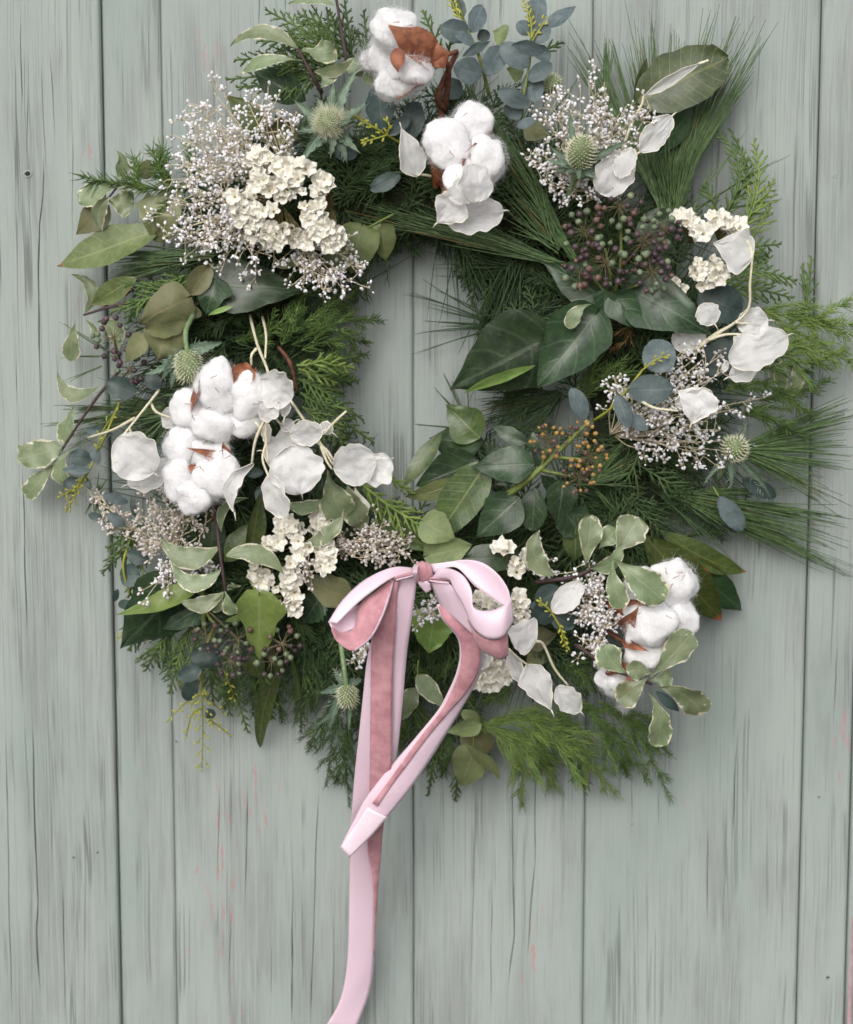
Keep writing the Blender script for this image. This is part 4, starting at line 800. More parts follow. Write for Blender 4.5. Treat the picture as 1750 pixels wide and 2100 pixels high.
lthing('ivy_leaf', 'big pointed grey-green ivy leaf in the middle right', 'ivy leaf', G_, [('ivy', 'heart', (1195, 450, 66), (862, 868, 62), 340, dict(roll=10, bend=.05, cup=.2, fold=.1, nu=22, nv=8, pet=(1240, 420, 56)))], 'ivy leaves in the wreath').done()
lthing('ivy_leaf', 'large dark ivy leaf left of the hole under the white buds', 'ivy leaf', E_, [('ivy', 'ivy', (1270, 260, 54), (1800, 300, 48), 300, dict(roll=-10, cup=-.1, nu=20, nv=8)), ('ivy', 'ivy3', (1260, 240, 60), (1205, 445, 58), 250, dict(roll=10, cup=.2, nv=8)), ('ivy_light', 'lance', (1365, 385, 64), (1215, 440, 62), 30, dict(part='curled_edge'))], 'ivy leaves in the wreath').done()
lthing('ivy_leaf', 'light green folded ivy leaf on the lower left', 'ivy leaf', I_, [('ivy_light', 'ivy', (760, 640, 66), (330, 790, 56), 130, dict(roll=25, arc=-.03, cup=.3, nu=20))], 'ivy leaves in the wreath').done()
lthing('ivy_leaf', 'dark ivy leaf with long pointed tip at the lower left edge', 'ivy leaf', I_, [('ivy', 'ivy', (700, 640, 52), (350, 990, 34), 400, dict(roll=-15, cup=-.15, nu=20, nv=8)), ('ivy', 'ovate', (840, 740, 50), (600, 880, 46), 150, dict(roll=20))], 'ivy leaves in the wreath').done()
lthing('ivy_leaf', 'bright green ivy leaf hanging point down left of the bow', 'ivy leaf', I_, [('ivy_light', 'ivy3', (1165, 690, 72), (1165, 1062, 62), 290, dict(roll=8, bend=.06, cup=-.15, nu=24, nv=8, curl=-.05, pet=(1110, 590, 66))), ('ivy_light', 'lance', (1150, 700, 66), (1300, 680, 60), 50, dict(roll=40)), ('ivy_light', 'lance', (1120, 790, 64), (960, 830, 58), 40, dict(roll=30))], 'ivy leaves in the wreath').done()
lthing('ivy_leaf', 'yellow-green lobed leaf showing between the ribbon tails', 'ivy leaf', J_, [('ivy_light', 'ivy3', (960, 620, 66), (930, 840, 60), 330, dict(roll=0, cup=-.1, nv=8, nu=20))], 'ivy leaves in the wreath').done()
lthing('brown_leaf', 'brownish oval leaf left of the bow loop', 'leaf', I_, [('dried_olive', 'ovate', (1700, 700, 60), (1400, 560, 62), 190, dict(roll=-5, cup=.15))], G_L).done()
lthing('toothed_leaf', 'small toothed green leaf beneath the left bow loop', 'leaf', I_, [('ivy', 'toothed', (1520, 690, 56), (1420, 840, 50), 190, dict(roll=15, nu=24)), ('ivy', 'toothed', (1560, 700, 52), (1560, 860, 46), 170, dict(roll=-20, nu=24))], G_L).done()
lthing('strap_leaf', 'green strap-shaped leaves hanging below the lower left berries', 'leaf', I_, [('laurel', 'strap', (1300, 1050, 34), (1172, 1568, 10), 100, dict(arc=.05, twist=40)), ('laurel', 'strap', (1340, 1000, 36), (1372, 1410, 16), 62, dict(arc=-.08, roll=50)), ('laurel_dark', 'ovate', (1200, 980, 34), (1150, 1280, 22), 150, dict(roll=10)), ('laurel', 'ovate', (1100, 1020, 40), (1190, 1170, 34), 130)], G_L).done()
lthing('laurel_leaf', 'pair of upright green leaves left of the creamy blossom', 'leaf', I_, [('laurel', 'lance', (1110, 500, 60), (1172, 70, 66), 120, dict(roll=35, cup=.3)), ('laurel', 'lance', (960, 480, 58), (1170, 240, 60), 150, dict(roll=-15)), ('laurel_dark', 'lance', (880, 520, 50), (900, 160, 52), 170, dict(roll=10))], G_L).done()
lthing('laurel_leaf', 'long green leaf with pale midrib right of the hole', 'leaf', G_, [('laurel', 'strap', (560, 1310, 66), (275, 1740, 62), 240, dict(roll=5, bend=.03, cup=.1, nu=20))], G_L).done()
lthing('laurel_leaf', 'narrow green leaf reaching down at the foot of the hole', 'leaf', G_, [('laurel', 'lance', (305, 1130, 40), (75, 1450, 48), 110, dict(roll=20)), ('laurel_olive', 'lance', (420, 1390, 58), (90, 1500, 54), 110, dict(roll=-15, arc=-.06))], G_L).done()
lthing('laurel_leaf', 'dull dark leaf right of the hole below the big ivy', 'leaf', G_, [('laurel_dark', 'ovate', (540, 1200, 34), (230, 1160, 26), 290, dict(roll=30)), ('laurel', 'ovate', (530, 1160, 36), (330, 960, 30), 230, dict(roll=-10, cup=.2))], G_L).done()
lthing('laurel_leaf', 'dark glossy leaf above the right bow loop', 'leaf', J_, [('laurel_dark', 'lance', (1110, 280, 66), (1485, 285, 62), 165, dict(roll=-15, cup=.1)), ], G_L).done()
lthing('laurel_leaf', 'green leaf with red tip above the bow knot', 'leaf', F_, [('laurel', 'lance', (960, 1420, 60), (1315, 1650, 62), 150, dict(roll=15)), ], G_L).done()
lthing('laurel_branch', 'browning laurel leaves fanned out at the lower right edge', 'laurel leaves', K_, [('laurel_browning', 'lance', (950, 140, 42), (1420, 650, 18), 260, dict(roll=5, nu=20, cup=.15)), ('laurel_browning', 'lance', (1050, 120, 40), (1560, 365, 16), 150, dict(roll=-10, arc=.05)), ('laurel_dark', 'lance', (1200, 300, 32), (1535, 590, 12), 180, dict(roll=0)), ('laurel_browning', 'lance', (1150, 260, 36), (1455, 500, 16), 170, dict(roll=10)), ('laurel_dark', 'ovate', (900, 160, 44), (680, 120, 46), 170), ('laurel', 'lance', (560, 300, 48), (560, 20, 54), 140, dict(roll=-10))], G_L, [([(900, 120, 40), (1000, 180, 36)], 12, 8)]).done()

# eucalyptus
G_E = 'eucalyptus sprigs in the wreath'
T = lthing('eucalyptus_sprig', 'blue-grey eucalyptus stem with yellow buds right of the top cotton boll', 'eucalyptus', C_, [
    ('eucalyptus', 'oval', (650, 205, 48), (470, 160, 52), 130, dict(roll=-20)), ('eucalyptus', 'oval', (650, 190, 52), (720, 30, 46), 110, dict(roll=25)), ('eucalyptus', 'oval', (670, 250, 52), (560, 205, 58), 90, dict(roll=30)),
    ('eucalyptus', 'oval', (715, 440, 58), (550, 390, 62), 145, dict(roll=-5)), ('eucalyptus', 'oval', (740, 440, 56), (830, 270, 52), 130, dict(roll=15)), ('eucalyptus', 'lance', (600, 330, 56), (765, 240, 52), 60, dict(roll=30)),
    ('eucalyptus_dark', 'oval', (600, 110, 40), (560, -20, 36), 80, dict(roll=10)), ('eucalyptus_dark', 'oval', (690, 230, 42), (760, 190, 40), 70), ('eucalyptus_dark', 'oval', (600, 560, 44), (480, 480, 42), 120), ('eucalyptus_dark', 'oval', (680, 640, 42), (560, 640, 40), 90)],
    G_E, [([(760, 560, 44), (700, 330, 52), (640, 190, 50), (570, 10, 40)], 11, 6, 'twig_green')])
budstalk(T, [(600, 110, 52), (560, 60, 50), (530, -20, 44)], 10); T.done()
T = lthing('eucalyptus_sprig', 'blue-grey eucalyptus stem with round leaves at the top middle', 'eucalyptus', C_, [
    ('eucalyptus', 'oval', (1020, 190, 40), (1050, -40, 32), 110, dict(roll=10)), ('eucalyptus', 'ovate', (1100, 165, 44), (1268, 32, 34), 95, dict(roll=-25, bend=.1)), ('eucalyptus', 'oval', (1000, 200, 50), (920, 130, 50), 90, dict(roll=15)),
    ('eucalyptus', 'oval', (1005, 265, 52), (1110, 150, 50), 100, dict(roll=-15)), ('eucalyptus', 'oval', (985, 395, 58), (825, 255, 58), 125, dict(roll=-5)), ('eucalyptus', 'oval', (890, 265, 60), (1080, 300, 60), 90, dict(roll=35)),
    ('eucalyptus', 'oval', (985, 470, 58), (1125, 370, 54), 95, dict(roll=10)), ('eucalyptus', 'oval', (945, 520, 52), (1080, 500, 52), 160, dict(roll=5)), ('eucalyptus', 'oval', (990, 620, 60), (805, 530, 62), 95, dict(roll=-10)),
    ('eucalyptus', 'oval', (930, 600, 54), (870, 690, 54), 110), ('eucalyptus', 'oval', (1035, 695, 58), (920, 745, 58), 62, dict(roll=20)), ('eucalyptus', 'oval', (1110, 300, 44), (1020, 330, 48), 120, dict(roll=20)),
    ('dried_olive', 'ovate', (960, 740, 44), (1110, 800, 44), 130), ('eucalyptus_olive', 'ovate', (960, 420, 40), (860, 400, 40), 130), ('eucalyptus_olive', 'ovate', (860, 220, 30), (780, 180, 30), 130)],
    G_E, [([(950, 720, 48), (960, 560, 54), (1000, 330, 54), (1010, 60, 38)], 10, 5, 'twig_green')])
budstalk(T, [(1005, 230, 54), (1000, 110, 50), (960, 10, 42)], 12); budstalk(T, [(1010, 240, 54), (1060, 160, 52), (1090, 110, 48)], 5); T.done()
T = lthing('eucalyptus_sprig', 'dark eucalyptus leaves with yellow-green buds below the top cotton boll', 'eucalyptus', B_, [
    ('eucalyptus_dark', 'oval', (1180, 755, 56), (1160, 500, 54), 165, dict(roll=8)), ('eucalyptus_dark', 'oval', (1350, 820, 56), (1380, 590, 54), 130, dict(roll=-8)), ('eucalyptus_dark', 'oval', (1220, 790, 62), (1350, 680, 60), 70, dict(roll=10)),
    ('eucalyptus_dark', 'oval', (1290, 1020, 56), (1110, 1110, 56), 95, dict(roll=-5)), ('eucalyptus_dark', 'oval', (900, 880, 46), (1040, 900, 48), 100)], G_E, [([(1400, 900, 46), (1230, 800, 56), (1000, 660, 60)], 9, 5, 'stem_yellow')])
budstalk(T, [(1200, 780, 62), (1090, 720, 66), (995, 660, 66)], 8, L=34); budstalk(T, [(1210, 790, 62), (1110, 820, 66), (1080, 830, 66)], 6); budstalk(T, [(1210, 790, 62), (1225, 740, 66), (1215, 700, 66)], 3); T.done()
T = lthing('eucalyptus_sprig', 'eucalyptus sprig with yellow stem over the right-hand white buds', 'eucalyptus', G_, [
    ('eucalyptus', 'oval', (1490, 740, 84), (1660, 620, 84), 190, dict(roll=-5, cup=.06)), ('eucalyptus', 'oval', (1390, 880, 86), (1660, 870, 88), 165, dict(roll=10, cup=.06)), ('eucalyptus', 'oval', (1150, 1045, 76), (1060, 865, 76), 100, dict(roll=10)),
    ('eucalyptus', 'oval', (1330, 900, 82), (1400, 1100, 84), 95, dict(roll=25)), ('eucalyptus', 'oval', (1380, 1020, 78), (1510, 1110, 78), 80, dict(roll=-20))], G_E, [([(1190, 1060, 62), (1310, 970, 76), (1480, 760, 86)], 9, 6, 'stem_yellow')])
budstalk(T, [(1480, 760, 88), (1560, 700, 90), (1620, 680, 90)], 6, L=26); T.done()
lthing('eucalyptus_leaf', 'single blue-grey eucalyptus leaf over the lower right pine needles', 'eucalyptus leaf', H_, [('eucalyptus', 'oval', (965, 1500, 48), (1105, 1700, 44), 115, dict(roll=10, pet=(930, 1440, 44)))], G_E).done()
lthing('eucalyptus_leaf', 'dark eucalyptus leaf behind the white honesty pods on the right', 'eucalyptus leaf', H_, [('eucalyptus_dark', 'round', (840, 310, 48), (1100, 430, 46), 220, dict(roll=5)), ('eucalyptus_dark', 'round', (1050, 600, 46), (880, 780, 46), 190, dict(roll=10)), ('eucalyptus_dark', 'oval', (1100, 1400, 40), (1300, 1500, 34), 100)], G_E).done()
T = lthing('eucalyptus_sprig', 'eucalyptus sprig with small dark leaves at the far left', 'eucalyptus', E_, [
    ('eucalyptus_dark', 'round', (800, 890, 52), (620, 840, 52), 130), ('eucalyptus_dark', 'oval', (940, 870, 48), (850, 780, 48), 90), ('eucalyptus_dark', 'round', (540, 1280, 40), (400, 1270, 42), 105, dict(roll=10)), ('eucalyptus', 'oval', (530, 1350, 46), (365, 1340, 46), 48),
    ('eucalyptus', 'oval', (540, 1200, 44), (580, 1310, 46), 62), ('eucalyptus_dark', 'oval', (460, 1400, 38), (370, 1430, 38), 60), ('eucalyptus_dark', 'oval', (500, 1110, 40), (660, 1140, 42), 62), ('eucalyptus_dark', 'oval', (500, 1390, 40), (530, 1460, 42), 40), ('eucalyptus_dark', 'oval', (900, 1220, 60), (1010, 1260, 62), 100),
    ('eucalyptus_dark', 'oval', (1500, 1450, 60), (1580, 1520, 60), 110), ('eucalyptus_dark', 'oval', (1430, 1360, 60), (1540, 1360, 60), 60)], G_E, [([(700, 950, 40), (600, 1180, 44), (490, 1400, 40), (380, 1500, 30)], 8, 5, 'stem_yellow')])
budstalk(T, [(500, 1370, 44), (440, 1450, 38), (350, 1500, 30)], 8); budstalk(T, [(470, 1400, 42), (440, 1500, 36), (390, 1580, 28)], 7); budstalk(T, [(560, 1240, 48), (600, 1120, 48), (680, 1000, 48)], 6); T.done()
T = lthing('eucalyptus_sprig', 'eucalyptus sprig with yellow flower tips hanging at the lower left', 'eucalyptus', I_, [
    ('eucalyptus', 'oval', (250, 90, 44), (400, 135, 42), 62), ('eucalyptus_dark', 'oval', (260, 230, 36), (165, 205, 34), 48), ('eucalyptus', 'oval', (280, 200, 46), (380, 270, 46), 70), ('eucalyptus_dark', 'oval', (530, 480, 40), (390, 430, 38), 85), ('eucalyptus_dark', 'round', (470, 560, 36), (350, 560, 34), 140),
    ('eucalyptus_dark', 'oval', (440, 730, 40), (340, 730, 36), 60), ('eucalyptus_dark', 'heart', (830, 980, 52), (900, 1110, 50), 165), ('eucalyptus_dark', 'oval', (830, 1100, 50), (695, 1160, 48), 100), ('eucalyptus_dark', 'oval', (800, 1170, 36), (730, 1290, 32), 95), ('eucalyptus_dark', 'oval', (340, 640, 30), (320, 710, 26), 40), ('eucalyptus_dark', 'oval', (860, 1340, 30), (900, 1390, 28), 60), ('eucalyptus_dark', 'oval', (420, 100, 44), (440, 220, 44), 34)],
    G_E, [([(420, 340, 36), (370, 500, 38), (410, 680, 34)], 9, 6, 'stem_yellow'), ([(900, 860, 40), (830, 1050, 46), (830, 1200, 40)], 9, 7, 'stem_yellow')])
budstalk(T, [(825, 1180, 42), (835, 1400, 26), (830, 1690, 10)], 16, L=70, br=7); budstalk(T, [(830, 1330, 34), (770, 1380, 28), (740, 1500, 20)], 6, L=30); budstalk(T, [(840, 1380, 30), (900, 1420, 24), (990, 1490, 18)], 7, L=30); budstalk(T, [(840, 1230, 38), (800, 1280, 34), (770, 1320, 30)], 4)
budstalk(T, [(960, 1120, 40), (1000, 1220, 32), (1020, 1285, 26)], 6, L=30); budstalk(T, [(760, 1280, 32), (700, 1340, 26), (630, 1410, 20)], 5, L=20); budstalk(T, [(830, 1250, 34), (900, 1310, 28), (960, 1370, 22)], 3, L=24); budstalk(T, [(420, 820, 34), (380, 900, 28), (340, 930, 20)], 6, L=24); budstalk(T, [(100, -20, 34), (80, 80, 30), (40, 160, 24)], 7, L=30); T.done()
T = lthing('eucalyptus_sprig', 'small round-leaved eucalyptus sprig right of the bow', 'eucalyptus', K_, [
    ('eucalyptus_dark', 'round', (330, 550, 82), (470, 460, 82), 130, dict(roll=5)), ('eucalyptus_dark', 'oval', (420, 570, 80), (320, 650, 80), 140, dict(roll=-15)), ('eucalyptus_dark', 'round', (420, 610, 78), (560, 680, 78), 125, dict(roll=5)), ('eucalyptus', 'oval', (340, 540, 76), (300, 580, 74), 40)], G_E, [([(340, 530, 84), (420, 600, 86), (520, 780, 80)], 7, 5, 'stem_yellow')])
budstalk(T, [(460, 660, 86), (490, 740, 84), (510, 820, 80)], 9, L=26); budstalk(T, [(420, 600, 88), (380, 560, 90), (350, 540, 90)], 4, L=24); T.done()
lthing('eucalyptus_sprig', 'pale olive eucalyptus leaves at the upper left of the hole', 'eucalyptus', B_, [('eucalyptus_olive', 'heart', (1060, 1335, 50), (1000, 1600, 40), 235, dict(roll=5, cup=-.1, nv=8)), ('eucalyptus_olive', 'heart', (1180, 1330, 48), (1205, 1525, 38), 150, dict(roll=-5, cup=-.1)), ('eucalyptus_olive', 'heart', (960, 1440, 44), (840, 1550, 42), 190, dict(roll=15)), ('eucalyptus_olive', 'lance', (700, 1520, 48), (560, 1560, 48), 60)], G_E, [([(1250, 1250, 44), (1120, 1320, 48), (960, 1420, 46)], 7, 6, 'twig_green')]).done()
lthing('eucalyptus_sprig', 'pair of pale olive eucalyptus leaves above the bow knot', 'eucalyptus', J_, [('eucalyptus_olive', 'heart', (905, 75, 74), (1085, 175, 74), 190, dict(roll=-5)), ('eucalyptus_olive', 'heart', (930, 270, 70), (1185, 205, 68), 200, dict(roll=5))], G_E, [([(860, 40, 62), (900, 80, 72)], 7, 6, 'twig_green')]).done()
lthing('eucalyptus_sprig', 'olive eucalyptus sprig with heart-shaped leaf hanging at the bottom', 'eucalyptus', J_, [('eucalyptus_olive', 'heart', (1190, 1420, 36), (1115, 1618, 28), 225, dict(roll=8, cup=-.1, nv=8)), ('eucalyptus_olive', 'lance', (1140, 1370, 44), (1345, 1580, 36), 85, dict(roll=30, arc=-.08)), ('dried_olive', 'round', (1120, 1300, 32), (1300, 1400, 28), 180), ('eucalyptus_olive', 'ovate', (1240, 1255, 44), (1030, 1300, 42), 120, dict(roll=-15))], G_E, [([(1210, 1240, 40), (1195, 1330, 38), (1190, 1420, 36)], 6, 5, 'twig_green')]).done()
lthing('eucalyptus_sprig', 'dried olive rounded leaves folded over on the left', 'dried leaves', E_, [('dried_olive', 'heart', (1085, 345, 66), (815, 490, 64), 230, dict(roll=-15, cup=-.3, bend=.15, nv=8)), ('dried_olive', 'round', (1090, 470, 72), (850, 520, 74), 160, dict(roll=-35, cup=.2, bend=.15)), ('dried_olive', 'heart', (970, 520, 70), (930, 700, 64), 240, dict(roll=5, cup=-.2, nv=8)), ('dried_olive', 'ovate', (860, 550, 64), (730, 720, 56), 130, dict(roll=20)), ('dried_olive', 'oval', (1230, 150, 60), (1100, 320, 62), 130, dict(roll=-20, cup=.3)), ('dried_olive', 'oval', (1180, 440, 60), (1040, 400, 62), 80)], G_E, [([(1250, 330, 50), (1110, 400, 60), (1000, 500, 64)], 7, 6, 'twig')]).done()

# variegated pittosporum
G_P = 'variegated cream-edged sprigs in the wreath'
V_ = 'variegated'
lthing('pittosporum_sprig', 'variegated sprig with curled cream-edged leaves at top left', 'variegated sprig', B_, [
    (V_, 'lance', (690, 285, 60), (295, 270, 54), 95, dict(arc=.2, roll=20, wave=.04)), (V_, 'obov', (715, 285, 60), (915, 285, 60), 130, dict(arc=.12, roll=-10, twist=60, wave=.08)), (V_, 'obov', (720, 355, 62), (360, 432, 56), 90, dict(arc=.1, roll=15, twist=70, wave=.06)),
    (V_, 'lance', (785, 415, 62), (1020, 335, 64), 65, dict(arc=.16, roll=25, wave=.04)), (V_, 'obov', (820, 515, 62), (880, 415, 62), 85, dict(arc=.1)), (V_, 'obov', (1110, 365, 54), (965, 400, 56), 85, dict(roll=10, wave=.05)), (V_, 'obov', (1010, 440, 50), (1180, 440, 52), 130, dict(roll=-20)), ('variegated', 'lance', (905, 30, 40), (635, 25, 36), 65, dict(arc=.1, roll=20))],
    G_P, [([(830, 540, 52), (770, 430, 60), (690, 285, 60)], 14, 9, 'twig_purple'), ([(990, 420, 46), (960, 270, 48), (915, -10, 34)], 12, 8, 'twig_purple')]).done()
lthing('pittosporum_sprig', 'variegated grey-green leaves at the upper left edge', 'variegated sprig', A_, [
    (V_, 'lance', (680, 1040, 40), (680, 875, 42), 90, dict(arc=.25, roll=30, twist=70)), (V_, 'obov', (720, 1060, 40), (465, 1190, 40), 140, dict(roll=15, arc=.05)), (V_, 'lance', (640, 1150, 44), (600, 1355, 48), 85, dict(arc=.2, roll=-30)), (V_, 'obov', (630, 1170, 42), (780, 1200, 42), 170, dict(wave=.08)), ('dried_olive', 'ovate', (640, 1200, 36), (445, 1370, 32), 180, dict(roll=5)), ('dried_olive', 'ovate', (900, 1000, 34), (770, 980, 34), 110)], G_P, [([(850, 1120, 36), (720, 1070, 40), (640, 1150, 42)], 9, 6, 'twig_purple')]).done()
lthing('pittosporum_sprig', 'sprig with hooked pale leaf curling against the left boards', 'variegated sprig', E_, [
    (V_, 'lance', (490, 435, 24), (410, 200, 22), 75, dict(arc=.38, roll=15)), (V_, 'obov', (445, 470, 28), (410, 710, 24), 115, dict(roll=15)), (V_, 'lance', (505, 470, 26), (570, 620, 26), 45, dict(arc=-.15, roll=20)), (V_, 'lance', (570, 480, 28), (680, 665, 32), 110, dict(arc=-.3, roll=20))], G_P, [([(740, 370, 36), (600, 405, 30), (490, 440, 26)], 10, 7, 'twig_purple')]).done()
lthing('pittosporum_sprig', 'sprig with oval cream-rimmed leaves sticking out at the far left', 'variegated sprig', E_, [
    (V_, 'lance', (585, 850, 34), (335, 770, 26), 90, dict(arc=-.36, roll=20)), (V_, 'obov', (440, 960, 26), (365, 1190, 24), 110, dict(roll=15)), (V_, 'oval', (362, 1215, 30), (100, 1285, 26), 165, dict(roll=5, cup=.05)), (V_, 'obov', (335, 1290, 26), (150, 1505, 22), 125, dict(roll=20)), (V_, 'obov', (420, 1220, 30), (380, 1430, 30), 110, dict(arc=.2, roll=20)), (V_, 'lance', (140, 1240, 20), (105, 1200, 18), 40)], G_P, [([(700, 760, 36), (560, 930, 34), (430, 1120, 30), (340, 1260, 26)], 10, 7, 'twig_purple')]).done()
lthing('pittosporum_sprig', 'variegated sprig with purple stem trailing down on the lower left', 'variegated sprig', I_, [
    (V_, 'lance', (945, 312, 76), (1105, 110, 74), 55, dict(arc=-.3, roll=20)), (V_, 'lance', (935, 390, 82), (590, 335, 80), 130, dict(arc=-.28, roll=15, wave=.05)), (V_, 'lance', (965, 450, 82), (1310, 555, 80), 110, dict(arc=-.2, roll=-15, wave=.05)), (V_, 'lance', (945, 520, 84), (650, 480, 82), 100, dict(arc=-.36, roll=10, wave=.06)), (V_, 'lance', (955, 655, 84), (700, 710, 82), 95, dict(arc=-.18, roll=15)), (V_, 'obov', (965, 650, 86), (1010, 790, 82), 85, dict(roll=15, cup=.3)), (V_, 'obov', (960, 655, 86), (895, 775, 82), 75, dict(roll=-25)), (V_, 'obov', (1000, 600, 74), (1010, 640, 72), 90)],
    G_P, [([(900, 100, 66), (930, 380, 82), (968, 655, 84)], 12, 8, 'twig_purple')]).done()
lthing('pittosporum_sprig', 'variegated leaves hanging under the central honesty pods', 'variegated sprig', F_, [
    (V_, 'obov', (690, 1175, 78), (790, 1450, 74), 190, dict(roll=5, wave=.06, arc=.05)), (V_, 'obov', (800, 1240, 74), (870, 1490, 68), 150, dict(roll=-20, wave=.06)), (V_, 'lance', (700, 1340, 72), (420, 1360, 70), 80, dict(arc=-.14, roll=20, wave=.08)), (V_, 'lance', (780, 1430, 74), (540, 1600, 72), 100, dict(arc=-.14, roll=20, wave=.08)), (V_, 'obov', (360, 1230, 70), (390, 1420, 68), 110), ('statice', 'obov', (850, 1270, 68), (880, 1430, 66), 130, dict(roll=10)), (V_, 'obov', (800, 1460, 66), (930, 1470, 62), 110, dict(roll=20, wave=.08))], G_P, [([(600, 1080, 66), (680, 1170, 74), (790, 1430, 68)], 9, 6, 'twig_purple')]).done()
lthing('pittosporum_leaf', 'small pale curled leaf on the pointed grey ivy leaf', 'variegated leaf', G_, [(V_, 'obov', (1180, 375, 74), (1060, 525, 74), 85, dict(arc=.2, roll=10))], G_P).done()
lthing('pittosporum_sprig', 'variegated sprig over the cotton boll at the lower right', 'variegated sprig', K_, [
    (V_, 'lance', (440, 385, 84), (355, 115, 82), 125, dict(arc=-.28, roll=10)), (V_, 'obov', (620, 335, 88), (655, 30, 86), 140, dict(roll=8, wave=.05)), (V_, 'lance', (645, 345, 90), (835, 195, 90), 95, dict(arc=.2, roll=20, wave=.06)), (V_, 'obov', (790, 265, 90), (930, 45, 86), 190, dict(roll=-8, wave=.06)), (V_, 'obov', (785, 285, 94), (1085, 535, 100), 190, dict(roll=8, wave=.05)), (V_, 'obov', (780, 300, 94), (850, 575, 96), 125, dict(arc=.1, roll=-10, wave=.06)), (V_, 'obov', (700, 230, 82), (800, 110, 80), 120)],
    G_P, [([(330, 425, 74), (580, 385, 84), (780, 265, 90)], 14, 9, 'twig_purple')]).done()
lthing('pittosporum_sprig', 'variegated sprig sticking out at the lower right corner', 'variegated sprig', K_, [
    (V_, 'obov', (860, 955, 92), (725, 790, 94), 150, dict(arc=-.1, roll=-10, wave=.06)), (V_, 'obov', (1000, 980, 92), (1245, 715, 88), 165, dict(roll=5, cup=.05)), (V_, 'obov', (1010, 960, 90), (860, 950, 94), 110, dict(arc=.1)), (V_, 'obov', (985, 985, 94), (805, 1120, 92), 150, dict(roll=10, cup=.1)), (V_, 'obov', (990, 1070, 88), (1030, 1385, 80), 145, dict(roll=-10, arc=-.12, wave=.06)), (V_, 'obov', (1030, 1030, 88), (1305, 1200, 78), 165, dict(roll=15, arc=-.12, wave=.07)), (V_, 'obov', (1000, 1000, 86), (1130, 985, 84), 110), ('eucalyptus_dark', 'lance', (1030, 1060, 80), (1170, 1180, 74), 60)],
    G_P, [([(560, 790, 76), (770, 925, 90), (1010, 1020, 92)], 13, 9, 'twig_purple')]).done()
lthing('pittosporum_sprig', 'pale narrow leaves on the right beneath the feathery frond', 'variegated sprig', H_, [(V_, 'lance', (1340, 700, 40), (1350, 900, 36), 80, dict(arc=.1, roll=20)), (V_, 'lance', (1400, 730, 40), (1385, 920, 36), 75, dict(arc=-.15, roll=20)), ('dried_olive', 'lance', (1270, 740, 38), (1310, 840, 36), 60)], G_P, [([(1260, 700, 36), (1400, 740, 40)], 6, 5, 'twig_purple')]).done()
lthing('pittosporum_sprig', 'pale leaves behind the ribbon at the bottom middle', 'variegated sprig', J_, [(V_, 'ovate', (860, 970, 48), (1040, 1170, 46), 115, dict(roll=-15)), (V_, 'ovate', (850, 1040, 44), (765, 1240, 38), 110, dict(roll=15)), ('eucalyptus_olive', 'oval', (1120, 1180, 44), (1230, 1240, 42), 80), ('dried_olive', 'ovate', (1500, 760, 50), (1680, 730, 50), 150), ('dried_olive', 'ovate', (1600, 820, 44), (1500, 900, 44), 130)], G_P, [([(870, 880, 44), (860, 1050, 46)], 6, 5, 'twig_green')]).done()

# flowering ivy
tile(*D_); T = Thing('ivy_sprig', 'ivy sprig with clusters of dull purple berries and dark leaves', 'ivy sprig', P(350, 1740, 50), 'flowering ivy sprigs in the wreath')
BM = ['berry_purple', 'berry_purple', 'berry_green', 'berry_green', 'berry_brown']
for c, rad, n_, b in (((180, 1350, 74), 105, 18, (300, 1460, 62)), ((385, 1205, 72), 110, 20, (390, 1430, 60)), ((300, 1540, 78), 120, 24, (340, 1690, 66)), ((530, 1410, 78), 110, 22, (400, 1560, 64)), ((640, 1340, 70), 90, 14, (530, 1450, 62)), ((575, 1590, 78), 105, 20, (480, 1670, 66)), ((150, 1600, 74), 80, 12, (250, 1650, 64))):
    umbel(T, c, rad, n_, BM, base=b)
for s in ([(340, 1760, 58), (260, 1660, 66), (180, 1590, 70)], [(350, 1720, 58), (420, 1690, 66), (490, 1665, 70)], [(345, 1750, 54), (330, 1600, 66), (300, 1450, 66)], [(345, 1750, 54), (390, 1560, 60), (395, 1290, 66)]): T.stem(s, 10, 8, 'twig_green')
tile(*G_)
for r_ in (('ivy', 'ivy', (1230, 320, 58), (895, 130, 50), 260, dict(roll=-15)), ('ivy', 'ivy', (1260, 310, 66), (1245, 468, 62), 125), ('ivy', 'ivy', (1310, 340, 66), (1495, 535, 66), 190, dict(roll=10)), ('ivy', 'ovate', (1340, 250, 74), (1480, 130, 74), 100, dict(roll=20)), ('ivy', 'ivy', (1430, 300, 62), (1890, 560, 66), 330, dict(roll=-5, cup=.12, nu=20, nv=8)), ('ivy', 'round', (1480, -140, 46), (1640, 20, 46), 260)): leaf(T, r_[0], r_[1], r_[2], r_[3], r_[4], **(r_[5] if len(r_) > 5 else {}))
T.done()
